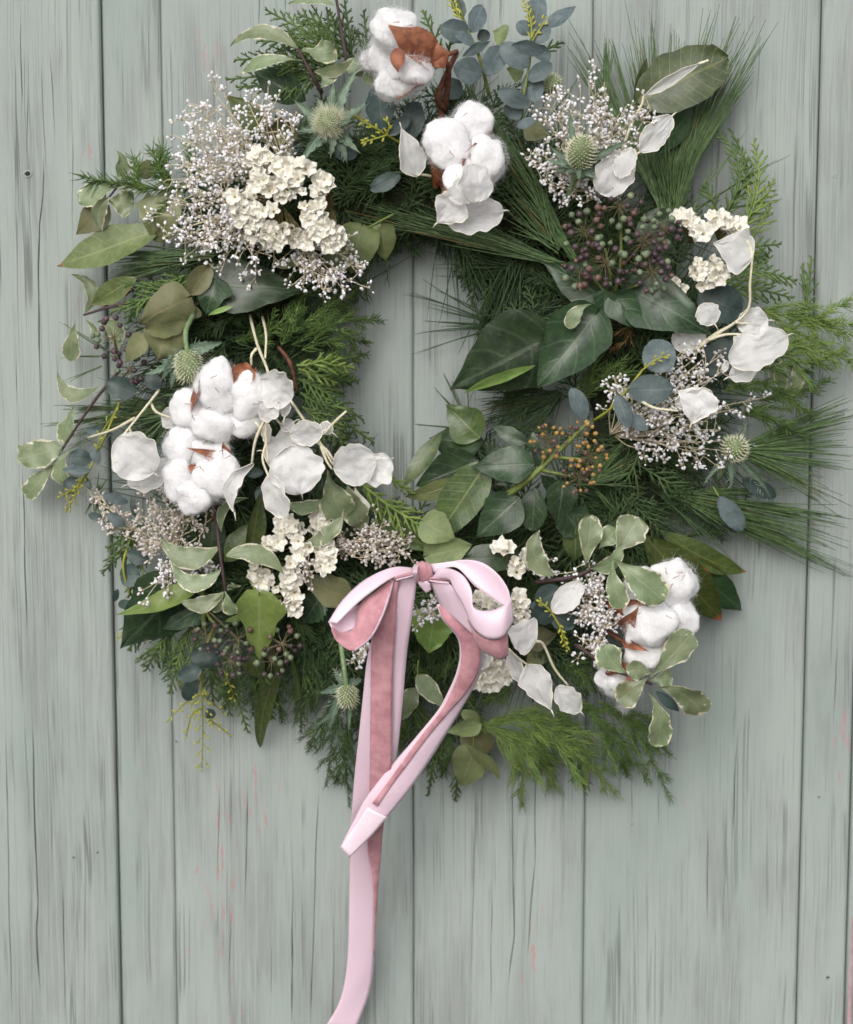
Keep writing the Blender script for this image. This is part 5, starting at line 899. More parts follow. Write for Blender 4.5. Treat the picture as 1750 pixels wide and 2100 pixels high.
T = lthing('ivy_sprig', 'ivy sprig with orange-brown flower heads and glossy leaves', 'ivy sprig', G_, [
    ('ivy', 'ovate', (850, 1310, 72), (478, 1325, 68), 220, dict(roll=15, wave=.05, cup=.15)), ('ivy', 'ovate', (520, 1290, 56), (150, 1440, 50), 260, dict(roll=-10)), ('ivy', 'ovate', (1010, 1400, 74), (985, 1672, 70), 190, dict(roll=-15, cup=.15)), ('ivy', 'oval', (850, 1450, 68), (835, 1700, 66), 160, dict(roll=20)), ('ivy', 'ovate', (760, 1500, 68), (505, 1740, 64), 240, dict(roll=0)),
    ('ivy', 'lance', (840, 1250, 66), (840, 1120, 66), 70), ('ivy', 'ovate', (740, 1320, 62), (590, 1430, 62), 150), ('ivy', 'lance', (820, 1200, 54), (600, 1090, 48), 90), ('ivy', 'ovate', (920, 1330, 62), (820, 1180, 60), 90), ('ivy', 'ovate', (960, 1450, 60), (880, 1370, 66), 80), ('ivy', 'oval', (1000, 1560, 54), (1130, 1720, 52), 200)], 'flowering ivy sprigs in the wreath',
    [([(610, 1540, 60), (760, 1440, 70), (870, 1350, 74), (1170, 1060, 76)], 24, 12, 'twig_green'), ([(890, 1330, 74), (920, 1220, 78)], 10, 9, 'twig_green'), ([(970, 1270, 76), (1130, 1285, 78)], 12, 10, 'twig_green'), ([(890, 1345, 74), (1090, 1390, 78)], 12, 10, 'twig_green')])
OM = ['berry_orange', 'berry_orange', 'berry_brown']
for c, rad, n_ in (((930, 1170, 82), 90, 20), ((1120, 1130, 76), 80, 14), ((1170, 1270, 84), 90, 24), ((1110, 1390, 82), 90, 18)): umbel(T, c, rad, n_, OM, bs=13, crown=False)
T.done()
tile(*I_); T = Thing('ivy_sprig', 'ivy sprig with starry grey-green berry heads at the lower left', 'ivy sprig', P(850, 880, 46), 'flowering ivy sprigs in the wreath')
for c, rad, n_, b in (((1045, 935, 64), 110, 16, (860, 760, 56)), ((1000, 1060, 60), 80, 12, (1030, 960, 54)), ((1300, 960, 64), 100, 14, (1150, 900, 56)), ((1240, 1060, 60), 80, 12, (1180, 960, 54)), ((860, 920, 60), 80, 10, (845, 860, 54))): umbel(T, c, rad, n_, ['berry_green', 'berry_green', 'berry_brown', 'berry_purple'], bs=18, base=b, flat=0.45)
T.stem([(845, 880, 52), (835, 700, 60), (815, 560, 62)], 16, 14, 'twig_green'); T.stem([(850, 770, 56), (900, 840, 60), (960, 900, 60)], 10, 8, 'twig_green'); T.done()
tile(*E_); T = Thing('ivy_sprig', 'ivy sprig with dark starry berry heads at the far left', 'ivy sprig', P(720, 780, 34), 'flowering ivy sprigs in the wreath')
for c, rad, n_, b in (((665, 575, 50), 110, 18, (700, 700, 40)), ((760, 760, 48), 80, 12, (720, 800, 38))): umbel(T, c, rad, n_, ['berry_purple', 'berry_green', 'berry_purple'], bs=18, base=b, flat=0.6)
T.done()

# sea holly
G_S = 'sea holly heads in the wreath'
def holly(label, t, *a, **k):
    tile(*t); T = Thing('sea_holly', label, 'sea holly', P(*a[0]), G_S); thistle(T, *a, **k); T.done()
holly('round fuzzy sea holly head left of the top cotton boll', B_, (870, 715, 72), (0, -0.2, 1), 125, 66, [(660, 580, 66), (1050, 395, 62), (700, 965, 74), (900, 470, 66), (1110, 600, 66), (680, 770, 66), (1060, 900, 70), (800, 560, 62), (980, 960, 68), (720, 640, 60), (1010, 700, 80), (880, 930, 76)], spikes=420, stem=[(1000, 800, 50)], bw=95, fz=1.7)
holly('pale green sea holly cone among the upper right white buds', C_, (1295, 890, 84), (0.1, -0.75, 0.65), 175, 72, [(1225, 620, 84), (1080, 930, 78), (1130, 990, 80), (1590, 810, 84), (1480, 970, 80), (1280, 1060, 92), (1200, 1010, 84), (1110, 850, 74), (1390, 1040, 84), (1340, 700, 76), (1560, 1030, 78)], spikes=240, stem=[(1215, 1160, 60)], bw=70)
holly('green sea holly cone nodding down above the left cotton boll', E_, (1100, 735, 88), (0.05, 0.85, 0.35), 170, 66, [(1215, 810, 92), (940, 835, 80), (840, 785, 70), (1310, 600, 74), (1030, 720, 90), (1260, 650, 78), (985, 690, 80), (1150, 690, 92), (1000, 880, 76)], spikes=200, stem=[(1085, 540, 84), (1130, 440, 64)], bw=80)
holly('drooping pale spiky sea holly left of the ribbon tails', J_, (455, 1090, 70), (0.02, 0.9, 0.35), 125, 50, [(225, 1285, 46), (355, 1310, 52), (460, 1315, 66), (290, 1070, 52), (520, 1180, 60), (370, 920, 56), (540, 990, 58), (330, 1150, 52), (410, 1240, 60), (500, 1260, 58)], spikes=150, stem=[(440, 960, 70), (415, 770, 62)], bw=60)
holly('small round sea holly head on the far right', H_, (1060, 1220, 60), (0.3, -0.5, 0.8), 130, 66, [(1290, 1560, 44), (870, 1445, 52), (1140, 1040, 52), (1030, 1475, 56), (1260, 1430, 46), (960, 1350, 56), (1210, 1180, 50), (1000, 1130, 52)], spikes=170, stem=[(960, 1400, 46)], bw=48)
holly('grey spiky sea holly head behind the eucalyptus at the top', C_, (1120, 490, 44), (0.4, -0.2, 0.6), 110, 45, [(1150, 420, 40), (1170, 540, 40), (1080, 620, 42), (1210, 480, 38)], spikes=120, stem=[(1040, 560, 40)], bw=30)

# gypsophila
G_G = 'dried white gypsophila sprays in the wreath'
def gy(label, t, sprays, **k):
    tile(*t); T = Thing('gypsophila_spray', label, 'gypsophila', P(*sprays[0][0]), G_G)
    for s in sprays: gyp(T, s[0], s[1], **dict(k, **(s[2] if len(s) > 2 else {})))
    T.done()
gy('big frothy white gypsophila spray spreading left at the upper left', A_, [((1560, 1000, 58), [(1250, 540, 62), (1110, 600, 62), (1200, 640, 70), (1060, 690, 60), (1150, 720, 68), (1020, 790, 58), (1250, 760, 74), (1120, 830, 66), (1330, 690, 72), (1380, 800, 78), (1180, 800, 74), (1280, 860, 78), (1220, 900, 76), (1010, 960, 60), (1110, 960, 70), (1340, 930, 80), (1230, 980, 78), (980, 1050, 58), (1170, 1060, 76), (1100, 1050, 68), (1290, 1070, 80), (1240, 740, 72), (1300, 780, 76), (1400, 900, 80)], dict(sub=7)),
    ((1560, 1150, 56), [(1010, 1180, 60), (1130, 1130, 72), (950, 1260, 58), (1090, 1200, 72), (1200, 1180, 78), (1280, 1160, 80), (980, 1370, 60), (1080, 1330, 70), (1180, 1300, 76), (1330, 1240, 80), (1110, 1440, 68), (1060, 1400, 64), (1180, 1420, 74), (1250, 1380, 76), (1340, 1350, 78)], dict(sub=7))], spread=85)
gy('white gypsophila sprigs rising behind the creamy blossom at top left', B_, [((600, 940, 56), [(430, 560, 56), (480, 600, 58), (540, 600, 58), (420, 640, 60), (500, 690, 64), (680, 650, 60), (580, 640, 60), (640, 840, 66), (600, 880, 70), (660, 780, 64)], dict(sub=5))], spread=60)
gy('loose white gypsophila hanging under the creamy blossom at upper left', B_, [((420, 1250, 56), [(30, 1400, 60), (120, 1450, 64), (230, 1560, 62), (330, 1480, 68), (60, 1480, 58), (420, 1520, 66), (280, 1420, 72), (480, 1460, 68), (190, 1370, 72), (360, 1400, 74)], dict(sub=7)), ((560, 1380, 54), [(440, 1640, 58), (560, 1540, 62)], dict(sub=4)), ((720, 1430, 56), [(760, 1520, 66), (740, 1600, 64), (840, 1700, 62), (800, 1650, 62), (870, 1620, 62), (950, 1690, 60), (1000, 1640, 58), (1010, 1560, 58), (980, 1480, 60), (970, 1400, 60), (900, 1560, 62), (690, 1560, 64), (930, 1600, 62), (760, 1590, 66)], dict(sub=6))], spread=75)
gy('white gypsophila spray round the sea holly at the upper right', C_, [((1380, 1080, 54), [(1370, 440, 62), (1430, 480, 62), (1290, 490, 60), (1340, 500, 64), (1180, 550, 58), (1080, 610, 58), (1130, 620, 60), (1160, 700, 64), (1380, 600, 70), (1430, 620, 70), (1070, 710, 62), (1130, 760, 68), (1480, 680, 74), (1420, 720, 76), (1330, 780, 78), (1560, 620, 70), (1640, 640, 70), (1700, 640, 68), (1740, 700, 66), (1600, 690, 72), (1520, 760, 76), (1460, 800, 78), (1400, 850, 78)], dict(sub=6)), ((1350, 1120, 52), [(980, 920, 60), (1020, 960, 64), (1060, 900, 66), (1090, 1000, 68), (1100, 1070, 64), (1170, 1090, 66), (1180, 850, 70), (1250, 1120, 66), (1330, 1130, 64), (1500, 900, 76), (1400, 960, 76), (1590, 1000, 64), (1150, 950, 72)], dict(sub=6))], spread=65)
gy('white gypsophila spray under the eucalyptus leaves on the right', H_, [((330, 1140, 54), [(770, 660, 66), (830, 690, 66), (870, 700, 64), (940, 700, 62), (980, 770, 62), (800, 760, 70), (880, 800, 70), (740, 800, 72), (960, 790, 66), (840, 860, 72), (720, 880, 70), (360, 810, 62), (430, 830, 64), (400, 880, 66), (780, 930, 74), (640, 960, 74), (460, 940, 70)], dict(sub=6)), ((360, 1150, 52), [(1240, 920, 56, 40), (1050, 990, 62), (980, 1000, 66), (970, 1110, 66), (900, 1060, 70), (980, 1230, 60), (900, 1280, 58), (930, 1180, 64), (840, 1190, 66), (720, 1220, 62), (780, 1140, 70), (660, 1130, 70), (580, 1220, 58), (540, 1190, 60), (620, 1060, 74), (520, 1040, 72), (700, 1040, 74), (560, 980, 74), (460, 1110, 64), (820, 1240, 60)], dict(sub=6))], spread=65)
gy('small dried gypsophila cluster at the far lower left', I_, [((520, 330, 36), [(180, 90, 34), (240, 110, 36), (230, 170, 36), (260, 210, 38), (330, 200, 38), (390, 190, 40), (340, 290, 38), (390, 280, 40)], dict(sub=5)), ], spread=55, budmat='gyp_bud_dry')
gy('grey-white gypsophila below the lower left cotton boll', I_, [((680, 420, 50), [(520, 90, 56), (600, 100, 58), (560, 160, 60), (640, 180, 62), (720, 170, 62), (800, 180, 60), (860, 190, 58), (480, 240, 54), (540, 250, 60), (620, 260, 62), (700, 270, 62), (470, 340, 54), (530, 350, 60), (600, 360, 60), (560, 420, 56), (680, 350, 60), (460, 390, 52), (780, 230, 58)], dict(sub=6))], spread=65, budmat='gyp_bud_dry')
gy('white gypsophila tuft between curled variegated leaves on the lower left', I_, [((760, 480, 58), [(620, 500, 66), (590, 560, 66), (560, 620, 64), (640, 600, 68), (680, 560, 70), (720, 530, 70), (830, 510, 70), (780, 530, 70), (620, 640, 64), (850, 490, 66), (700, 500, 70)], dict(sub=6))], spread=60)
gy('dry greyish gypsophila left of the bow knot', J_, [((430, 240, 58), [(620, 70, 64), (660, 100, 66), (700, 130, 68), (600, 130, 68), (760, 180, 68), (820, 200, 66), (800, 250, 66), (740, 230, 70), (660, 190, 70), (570, 180, 68), (840, 180, 64), (760, 270, 66), (690, 240, 68), (500, 270, 66), (420, 160, 66), (400, 190, 66), (620, 260, 66)], dict(sub=6)), ((300, 300, 62), [(220, 350, 76), (235, 390, 76), (200, 370, 76)], dict(sub=4))], spread=55, budmat='gyp_bud_dry')
gy('little gypsophila tuft between the bow loops', J_, [((980, 640, 66), [(860, 580, 78), (900, 600, 78), (880, 640, 78), (940, 590, 80), (990, 520, 82), (960, 510, 82)], dict(sub=4)), ((520, 900, 56), [(500, 840, 60), (550, 830, 60), (570, 800, 62), (530, 860, 60)], dict(sub=4))], spread=45)
gy('white gypsophila sprigs left of the lower right cotton bolls', K_, [((720, 700, 66), [(560, 350, 76), (620, 380, 78), (690, 390, 78), (700, 440, 80), (640, 430, 80), (590, 560, 80), (640, 580, 82), (690, 560, 82), (740, 600, 82), (620, 620, 82), (680, 650, 82), (760, 660, 80), (590, 620, 80), (780, 660, 78), (720, 690, 80), (660, 480, 80)], dict(sub=6)), ((760, 880, 60), [(610, 780, 74), (650, 800, 76), (690, 770, 76), (640, 760, 76), (660, 840, 72), (700, 820, 74)], dict(sub=5)), ((430, 380, 60), [(390, 290, 70), (360, 350, 72), (380, 380, 70)], dict(sub=4))], spread=55)

# statice
G_T = 'creamy papery blossom clusters in the wreath'
def stc(label, t, groups, size=44):
    tile(*t); T = Thing('statice_bunch', label, 'statice', P(*groups[0][0]), G_T)
    for o_, spots in groups: statice(T, o_, spots, size)
    T.done()
stc('large creamy papery blossom cluster at the upper left', B_, [((640, 1120, 62), arc([(420, 930), (500, 900), (480, 1000)], 5, 40, 80, 2) + arc([(560, 970), (650, 990), (740, 960)], 6, 44, 82, 2) + arc([(430, 1060), (560, 1090), (720, 1080)], 7, 45, 84, 2) + [(620, 1030, 84), (690, 1040, 84), (600, 1150, 82), (660, 1140, 82)]),
    ((600, 1200, 60), arc([(360, 1140), (390, 1270), (480, 1350), (600, 1400)], 9, 48, 78, 3) + [(480, 1230, 84), (540, 1230, 84), (440, 1200, 82)] + arc([(640, 1370), (700, 1390), (760, 1410)], 4, 42, 76, 2)),
    ((900, 1230, 60), arc([(800, 1130), (830, 1080), (860, 1060)], 4, 42, 80, 2) + arc([(770, 1190), (800, 1290), (850, 1380), (930, 1400)], 8, 44, 80, 3))])
stc('white papery blossom beside the ivy berries on the right', D_, [((800, 1420, 52), arc([(720, 1280), (800, 1290), (870, 1380)], 6, 42, 66, 2)), ((960, 1400, 50), arc([(930, 1280), (1010, 1280), (1080, 1350)], 6, 40, 62, 2)), ((860, 1540, 50), arc([(830, 1560), (900, 1600), (990, 1570)], 6, 50, 66, 2) + [(870, 1660, 64), (920, 1660, 64), (940, 1520, 66)]), ((700, 1720, 48), [(700, 1650, 58), (750, 1680, 58)])], 46)
stc('creamy papery blossom trailing left of the bow', I_, [((1450, 350, 56), arc([(1320, 230), (1330, 290), (1400, 280)], 6, 40, 70, 2) + arc([(1500, 200), (1530, 250), (1510, 300)], 5, 40, 70, 2) + arc([(1370, 380), (1420, 420), (1400, 470)], 5, 40, 72, 2)), ((1500, 440, 58), arc([(1530, 380), (1560, 450), (1520, 500)], 6, 42, 74, 2)), ((1260, 420, 56), [(1220, 360, 70), (1280, 370, 70), (1250, 390, 70)]), ((1250, 520, 54), arc([(1120, 520), (1170, 560), (1200, 620)], 5, 40, 66, 2)), ((1330, 560, 58), arc([(1330, 500), (1360, 560), (1350, 620)], 5, 42, 70, 2) + arc([(1330, 680), (1370, 720), (1350, 760)], 4, 42, 70, 2) + [(1260, 640, 66), (1280, 730, 66)])], 44)
stc('creamy papery blossom behind and right of the bow', J_, [((1380, 400, 56), arc([(1420, 350), (1500, 300), (1580, 270)], 6, 42, 70, 2) + [(1350, 215, 74), (1390, 235, 74), (1325, 230, 74)]), ((1270, 620, 62), arc([(1210, 540), (1270, 530), (1330, 550)], 5, 40, 76, 2)), ((1420, 540, 60), arc([(1440, 520), (1480, 580), (1470, 640)], 5, 40, 70, 2)), ((1300, 880, 56), arc([(1190, 970), (1280, 990), (1390, 950)], 7, 42, 68, 3) + [(1260, 900, 70), (1330, 890, 70)])], 46)

# cotton bolls
G_C = 'white cotton bolls in the wreath'
def cotton(label, t, locks, husks=(), flecks=(), stems=(), fl_h=100, wild=1.0):
    tile(*t); T = Thing('cotton_boll', label, 'cotton boll', P(*locks[0][:3]), G_C)
    for k in locks: lock(T, *k, wild=wild)
    for k in husks: husk(T, k[0], k[1], k[2], **(k[3] if len(k) > 3 else {}))
    for x, y in flecks: fleck(T, x, y, fl_h)
    for s in stems: T.stem(s[0], s[1], s[2], s[3] if len(s) > 3 else 'twig_red', 7)
    T.done()
cotton('cotton boll with large rust-brown husk at the very top', C_, [(205, 180, 78, 112, 105, 85), (140, 320, 68, 72, 95, 60), (90, 350, 60, 70, 50, 40), (310, 395, 80, 108, 92, 85), (190, 490, 74, 78, 80, 65), (270, 460, 76, 90, 90, 70)],
    [((470, 380, 80), (170, 150, 92), 190, dict(roll=-15, bend=.12, cup=-.35)), ((460, 400, 80), (440, 230, 84), 120, dict(roll=30)), ((225, 280, 92), (225, 425, 94), 85, dict(roll=10, bend=.05, cup=.2)), ((440, 400, 76), (215, 575, 80), 170, dict(roll=40, bend=-.05, cup=.5)), ((430, 420, 74), (270, 320, 90), 60, dict(roll=30)), ((450, 330, 82), (500, 400, 82), 90)],
    [(215, 130), (240, 470), (330, 470), (290, 150)], [([(450, 370, 78), (520, 390, 72), (500, 640, 46)], 15, 17), ([(500, 640, 46), (460, 560, 58), (570, 300, 60)], 20, 15), ([(450, 340, 76), (570, 300, 62)], 13, 12)], 98, 1.5)
cotton('plump white cotton boll with four locks below the top boll', C_, [(510, 840, 84, 118, 122, 95), (655, 725, 78, 100, 105, 80), (740, 930, 84, 105, 115, 90), (640, 1060, 86, 118, 110, 90), (620, 930, 66, 110, 120, 60)],
    [((480, 1110, 66), (620, 930, 96), 150, dict(roll=-20, bend=-.06, cup=.4)), ((470, 1080, 66), (410, 920, 78), 120, dict(roll=25)), ((690, 1100, 70), (640, 900, 90), 50, dict(roll=30)), ((760, 800, 66), (620, 890, 96), 40, dict(roll=50))], [(615, 670), (605, 945), (540, 900)], [([(520, 1080, 60), (440, 1000, 50), (480, 640, 46)], 16, 16)], 110)
cotton('upper cotton boll of the left pair with red-brown husk tips', E_, [(1130, 985, 84, 105, 108, 80), (1275, 860, 92, 120, 128, 95), (1250, 1080, 90, 115, 100, 85), (1455, 905, 92, 110, 115, 85), (1430, 1040, 88, 110, 95, 80), (1555, 885, 84, 68, 80, 55)],
    [((1180, 950, 92), (1170, 740, 90), 95, dict(roll=60, bend=.05, cup=.5)), ((1100, 1020, 90), (1160, 760, 88), 60, dict(roll=-50, arc=.12)), ((1400, 880, 96), (1440, 715, 88), 130, dict(roll=10, cup=.7)), ((1490, 830, 84), (1500, 740, 86), 70, dict(roll=-40)), ((1380, 900, 92), (1370, 720, 84), 50, dict(roll=40))], [(1130, 1040), (1215, 985), (1270, 880), (1370, 1095), (1500, 960), (1250, 800), (1100, 960)], [([(1300, 900, 60), (1330, 820, 50)], 15, 14)], 114)
cotton('lower cotton boll of the left pair beside the white pods', E_, [(1065, 1205, 84, 92, 95, 75), (1225, 1240, 86, 105, 85, 75), (1040, 1395, 88, 92, 100, 78), (1135, 1475, 90, 105, 100, 85), (1275, 1385, 92, 112, 125, 90), (1160, 1350, 70, 110, 100, 50)],
    [((1370, 1290, 80), (1090, 1215, 96), 60, dict(roll=20)), ((1360, 1320, 82), (1240, 1180, 90), 100, dict(roll=-20)), ((1330, 1300, 90), (1300, 1180, 92), 60, dict(roll=40)), ((1100, 1330, 92), (1190, 1335, 94), 40, dict(roll=0))], [(1150, 1330), (1180, 1340), (1210, 1280), (1300, 1230), (1330, 1270)], [([(1260, 1420, 70), (1270, 1560, 66), (1240, 1640, 60)], 14, 9)], 108)
cotton('big cotton boll at the lower right behind variegated leaves', K_, [(1140, 430, 78, 118, 120, 90), (955, 450, 76, 95, 90, 75), (1000, 665, 84, 135, 125, 100), (1165, 640, 80, 92, 100, 75), (985, 835, 78, 110, 95, 80), (1050, 540, 72, 110, 110, 70), (1090, 760, 72, 80, 80, 60)],
    [((800, 620, 78), (1010, 540, 90), 120, dict(roll=-20, cup=.5, bend=.06)), ((820, 680, 78), (930, 570, 94), 110, dict(roll=20)), ((840, 760, 76), (990, 830, 92), 60, dict(roll=20)), ((730, 545, 72), (830, 560, 80), 40, dict(roll=10))], [(1120, 450), (1170, 370), (1190, 400), (1150, 395), (1110, 630), (1090, 360), (930, 610)], [([(820, 640, 72), (700, 680, 62), (600, 480, 58)], 14, 12), ([(840, 770, 70), (720, 700, 62)], 12, 12)], 106)
cotton('small cotton boll at the lower right below the big one', K_, [(800, 990, 76, 95, 90, 75), (860, 1050, 74, 75, 70, 60), (850, 1140, 66, 30, 32, 24)], [((760, 900, 74), (890, 940, 88), 130, dict(roll=-10, cup=.4)), ((860, 900, 84), (850, 1070, 94), 36, dict(roll=20, arc=-.1)), ((740, 870, 70), (800, 920, 84), 80)], [(850, 1020), (820, 1080)], [([(770, 900, 70), (720, 800, 60)], 12, 12)], 96)

# honesty
G_H = 'pearly honesty seed pod stems in the wreath'
def hon(label, t, pods, stems):
    tile(*t); T = Thing('honesty_stem', label, 'honesty', P(*stems[0][0]), G_H)
    for p in pods: pod(T, p[0], p[1], p[2], **(p[3] if len(p) > 3 else {}))
    for s in stems: T.stem(s, 9, 6, 'stem_pale', 6)
    T.done()
hon('honesty stem with bright white folded pod at the far left', E_, [((690, 1155, 98), (900, 1360, 98), 260, dict(roll=10, cup=.25, bend=.08)), ((1010, 1310, 84), (750, 1430, 84), 165, dict(roll=20, cup=-.2)), ((1060, 1060, 74), (945, 1020, 74), 130, dict(roll=-20))],
    [[(930, 880, 70), (850, 980, 84), (710, 1155, 96)], [(790, 1040, 90), (660, 1110, 88), (515, 1157, 82)], [(755, 1100, 94), (765, 1130, 94), (755, 1165, 96)], [(880, 950, 78), (920, 1010, 82), (1050, 1055, 80)]])
hon('honesty stem with cluster of white pods left of the hole', F_, [
    ((300, 640, 106), (480, 760, 108), 210, dict(roll=15, cup=.3)), ((300, 870, 106), (400, 780, 108), 110, dict(roll=-10)), ((470, 965, 98), (660, 940, 100), 140, dict(roll=15, cup=.1)), ((560, 1080, 88), (320, 1060, 86), 230, dict(roll=5)), ((470, 1030, 96), (540, 1310, 98), 280, dict(roll=-8, cup=.12, wave=.05)), ((360, 1190, 100), (430, 1450, 98), 150, dict(roll=25, cup=.3)),
    ((255, 1130, 100), (150, 1420, 98), 85, dict(arc=.22, twist=120, cup=.3)), ((725, 1160, 98), (970, 1110, 100), 225, dict(roll=5, cup=.15)), ((900, 1220, 94), (1060, 1110, 96), 190, dict(roll=-5)), ((420, 930, 96), (490, 890, 96), 70), ((650, 900, 96), (715, 950, 96), 70), ((340, 900, 92), (330, 1010, 92), 60, dict(roll=30)), ((450, 730, 102), (440, 860, 104), 90, dict(roll=40))],
    [[(225, 230, 34), (280, 440, 70), (345, 610, 96), (370, 830, 104), (420, 910, 100)], [(305, 260, 34), (330, 380, 66), (325, 520, 80)], [(275, 460, 76), (245, 500, 78), (245, 560, 76)], [(470, 760, 92), (560, 890, 96), (640, 1000, 96), (720, 1140, 96)], [(340, 840, 104), (270, 990, 104), (245, 1140, 100)], [(270, 890, 104), (330, 990, 100), (310, 1110, 100), (360, 1240, 100)], [(620, 1000, 96), (690, 1060, 96), (720, 1110, 96)], [(670, 960, 100), (730, 890, 104), (800, 825, 104)], [(330, 870, 104), (330, 1000, 100), (345, 1130, 98)], [(650, 1030, 96), (680, 1110, 96), (715, 1165, 96)]])
hon('honesty pods hanging below the plump upper cotton boll', C_, [((330, 1020, 78), (245, 750, 80), 150, dict(roll=20, shape='ovate', cup=.3, cord=0.05)), ((690, 1180, 116), (650, 960, 116), 240, dict(roll=40, tail=False)), ((600, 1160, 108), (455, 1300, 104), 200, dict(roll=-10, shape='ovate')), ((500, 1270, 98), (840, 1230, 98), 200, dict(roll=5, cup=.1)), ((520, 1150, 112), (680, 1090, 114), 130, dict(roll=20))], [[(420, 1030, 72), (370, 1020, 76), (330, 1020, 78)], [(600, 1160, 100), (640, 1160, 104), (690, 1180, 112)], [(520, 1200, 90), (500, 1270, 96)]])
hon('honesty stem with three slim pods at the upper right', D_, [((525, 560, 70), (855, 368, 66), 62, dict(roll=35, cup=.3, shape='lance')), ((505, 885, 72), (690, 680, 70), 135, dict(roll=15)), ((270, 1130, 78), (440, 900, 80), 210, dict(roll=10, cup=.2)), ((380, 1040, 84), (465, 870, 86), 110, dict(roll=-20, tail=False))], [[(400, 880, 66), (450, 740, 70), (515, 610, 70), (525, 560, 70)], [(420, 1000, 66), (460, 930, 70), (505, 885, 72)], [(850, 372, 66), (880, 362, 66), (905, 352, 66)]])
hon('bent honesty stem with pods over the right edge of the wreath', H_, [((1160, 110, 84), (935, 20, 84), 250, dict(roll=10, shape='ovate', cup=.2, tail=False, cord=0)), ((1075, 500, 74), (1250, 470, 74), 170, dict(roll=10)), ((1030, 720, 90), (1365, 560, 92), 215, dict(roll=-5, cup=.1)), ((1190, 740, 82), (1030, 800, 82), 110), ((1060, 640, 80), (1160, 580, 82), 120), ((1020, 745, 84), (985, 735, 84), 60, dict(tail=False)), ((860, 380, 72), (940, 490, 72), 130, dict(roll=5)), ((700, 620, 54), (880, 520, 56), 180, dict(roll=10, tail=False)), ((710, 960, 98), (930, 900, 100), 120, dict(roll=20, tail=False)), ((870, 870, 102), (805, 1075, 100), 215, dict(roll=5, cup=.1, shape='ovate', cord=0))],
    [[(820, 650, 60), (960, 550, 72), (1130, 420, 80), (1148, 250, 84), (1160, 120, 84)], [(900, 590, 68), (1000, 555, 76), (1110, 555, 80), (1150, 580, 82)], [(1060, 480, 78), (1100, 490, 76), (1140, 488, 74)], [(520, 950, 88), (600, 985, 96), (730, 1000, 98)], [(1160, 120, 84), (1155, 60, 84), (1130, 5, 84)], [(850, 620, 62), (960, 540, 70), (1080, 480, 76)]])
hon('honesty stem with three greyish pods right of the ribbon', K_, [((330, 770, 90), (160, 700, 92), 210, dict(roll=15, shape='ovate', cord=0, tail=False)), ((280, 905, 88), (420, 1170, 86), 170, dict(roll=5, shape='ovate', cord=0)), ((180, 830, 86), (250, 1010, 84), 95, dict(roll=30, tail=False)), ((450, 1040, 84), (590, 1180, 82), 130, dict(roll=-5)), ((600, 430, 86), (430, 600, 86), 130, dict(roll=10, cup=.2)), ((60, 800, 92), (10, 920, 90), 90, dict(roll=20))], [[(330, 770, 92), (375, 790, 90), (440, 930, 86), (520, 1030, 84)], [(170, 815, 92), (230, 870, 90), (285, 910, 88)]])

# ---------------------------------------------------------------- ribbon bow
tile(*J_); T = Thing('ribbon_bow', 'pale pink satin and dusty rose velvet ribbon bow with long tails', 'ribbon bow', P(890, 370, 100))
def e3(xy, hs):                                      # give an edge line its heights, spread evenly
    n_ = len(xy) - 1; m_ = len(hs) - 1; out = []
    for i, (x, y) in enumerate(xy):
        t = i / n_ * m_; k = min(int(t), m_ - 1); out.append((x, y, hs[k] + (hs[k + 1] - hs[k]) * (t - k)))
    return out
# left loop
strip(T, e3([(850, 342), (720, 338), (560, 408), (430, 525), (343, 655)], [108, 114, 118, 124, 128]), e3([(852, 385), (745, 392), (660, 436), (520, 545), (392, 668)], [110, 116, 121, 126, 130]), 'satin', 'loop', 0.10)
strip(T, e3([(343, 655), (425, 610), (520, 556)], [128, 120, 114]), e3([(366, 705), (425, 722), (505, 690)], [131, 124, 120]), 'satin', 'loop', -0.12, 16)
strip(T, e3([(362, 690), (425, 722), (500, 690), (528, 560), (615, 486), (712, 412)], [130, 125, 122, 119, 116, 110]), e3([(362, 712), (398, 776), (490, 826), (590, 745), (668, 590), (724, 404)], [132, 133, 133, 130, 124, 112]), 'velvet', 'loop', 0.08)
strip(T, e3([(490, 826), (588, 742), (664, 590), (716, 404)], [134, 131, 125, 112]), e3([(500, 830), (600, 742), (676, 592), (732, 402)], [133, 130, 124, 111]), 'satin', 'loop_edge', 0.1, 20, 3)
# right loop
strip(T, e3([(925, 322), (1050, 306), (1150, 294), (1250, 314), (1340, 384), (1395, 470), (1412, 560)], [108, 110, 112, 116, 122, 128, 132]), e3([(960, 372), (1045, 338), (1110, 352), (1195, 445), (1280, 505), (1345, 548), (1380, 562)], [110, 112, 112, 116, 120, 126, 130]), 'satin', 'loop', -0.10)
strip(T, e3([(985, 345), (1060, 348), (1132, 388), (1180, 470), (1194, 575), (1280, 592), (1370, 562), (1412, 515)], [116, 121, 126, 130, 133, 137, 138, 133]), e3([(948, 405), (1045, 408), (1078, 470), (1140, 575), (1190, 690), (1270, 752), (1362, 746), (1426, 655)], [114, 119, 124, 128, 132, 138, 139, 134]), 'satin', 'loop', 0.10)
strip(T, e3([(1160, 640), (1205, 715), (1270, 756), (1335, 760), (1388, 722)], [126, 130, 134, 134, 131]), e3([(1180, 690), (1222, 795), (1285, 845), (1350, 872), (1392, 850)], [122, 126, 128, 128, 126]), 'velvet', 'loop', 0.10, 24)
strip(T, e3([(935, 428), (968, 500), (995, 560)], [110, 108, 104]), e3([(1042, 424), (1125, 525), (1205, 745)], [116, 118, 116]), 'satin', 'loop', 0.08, 24)
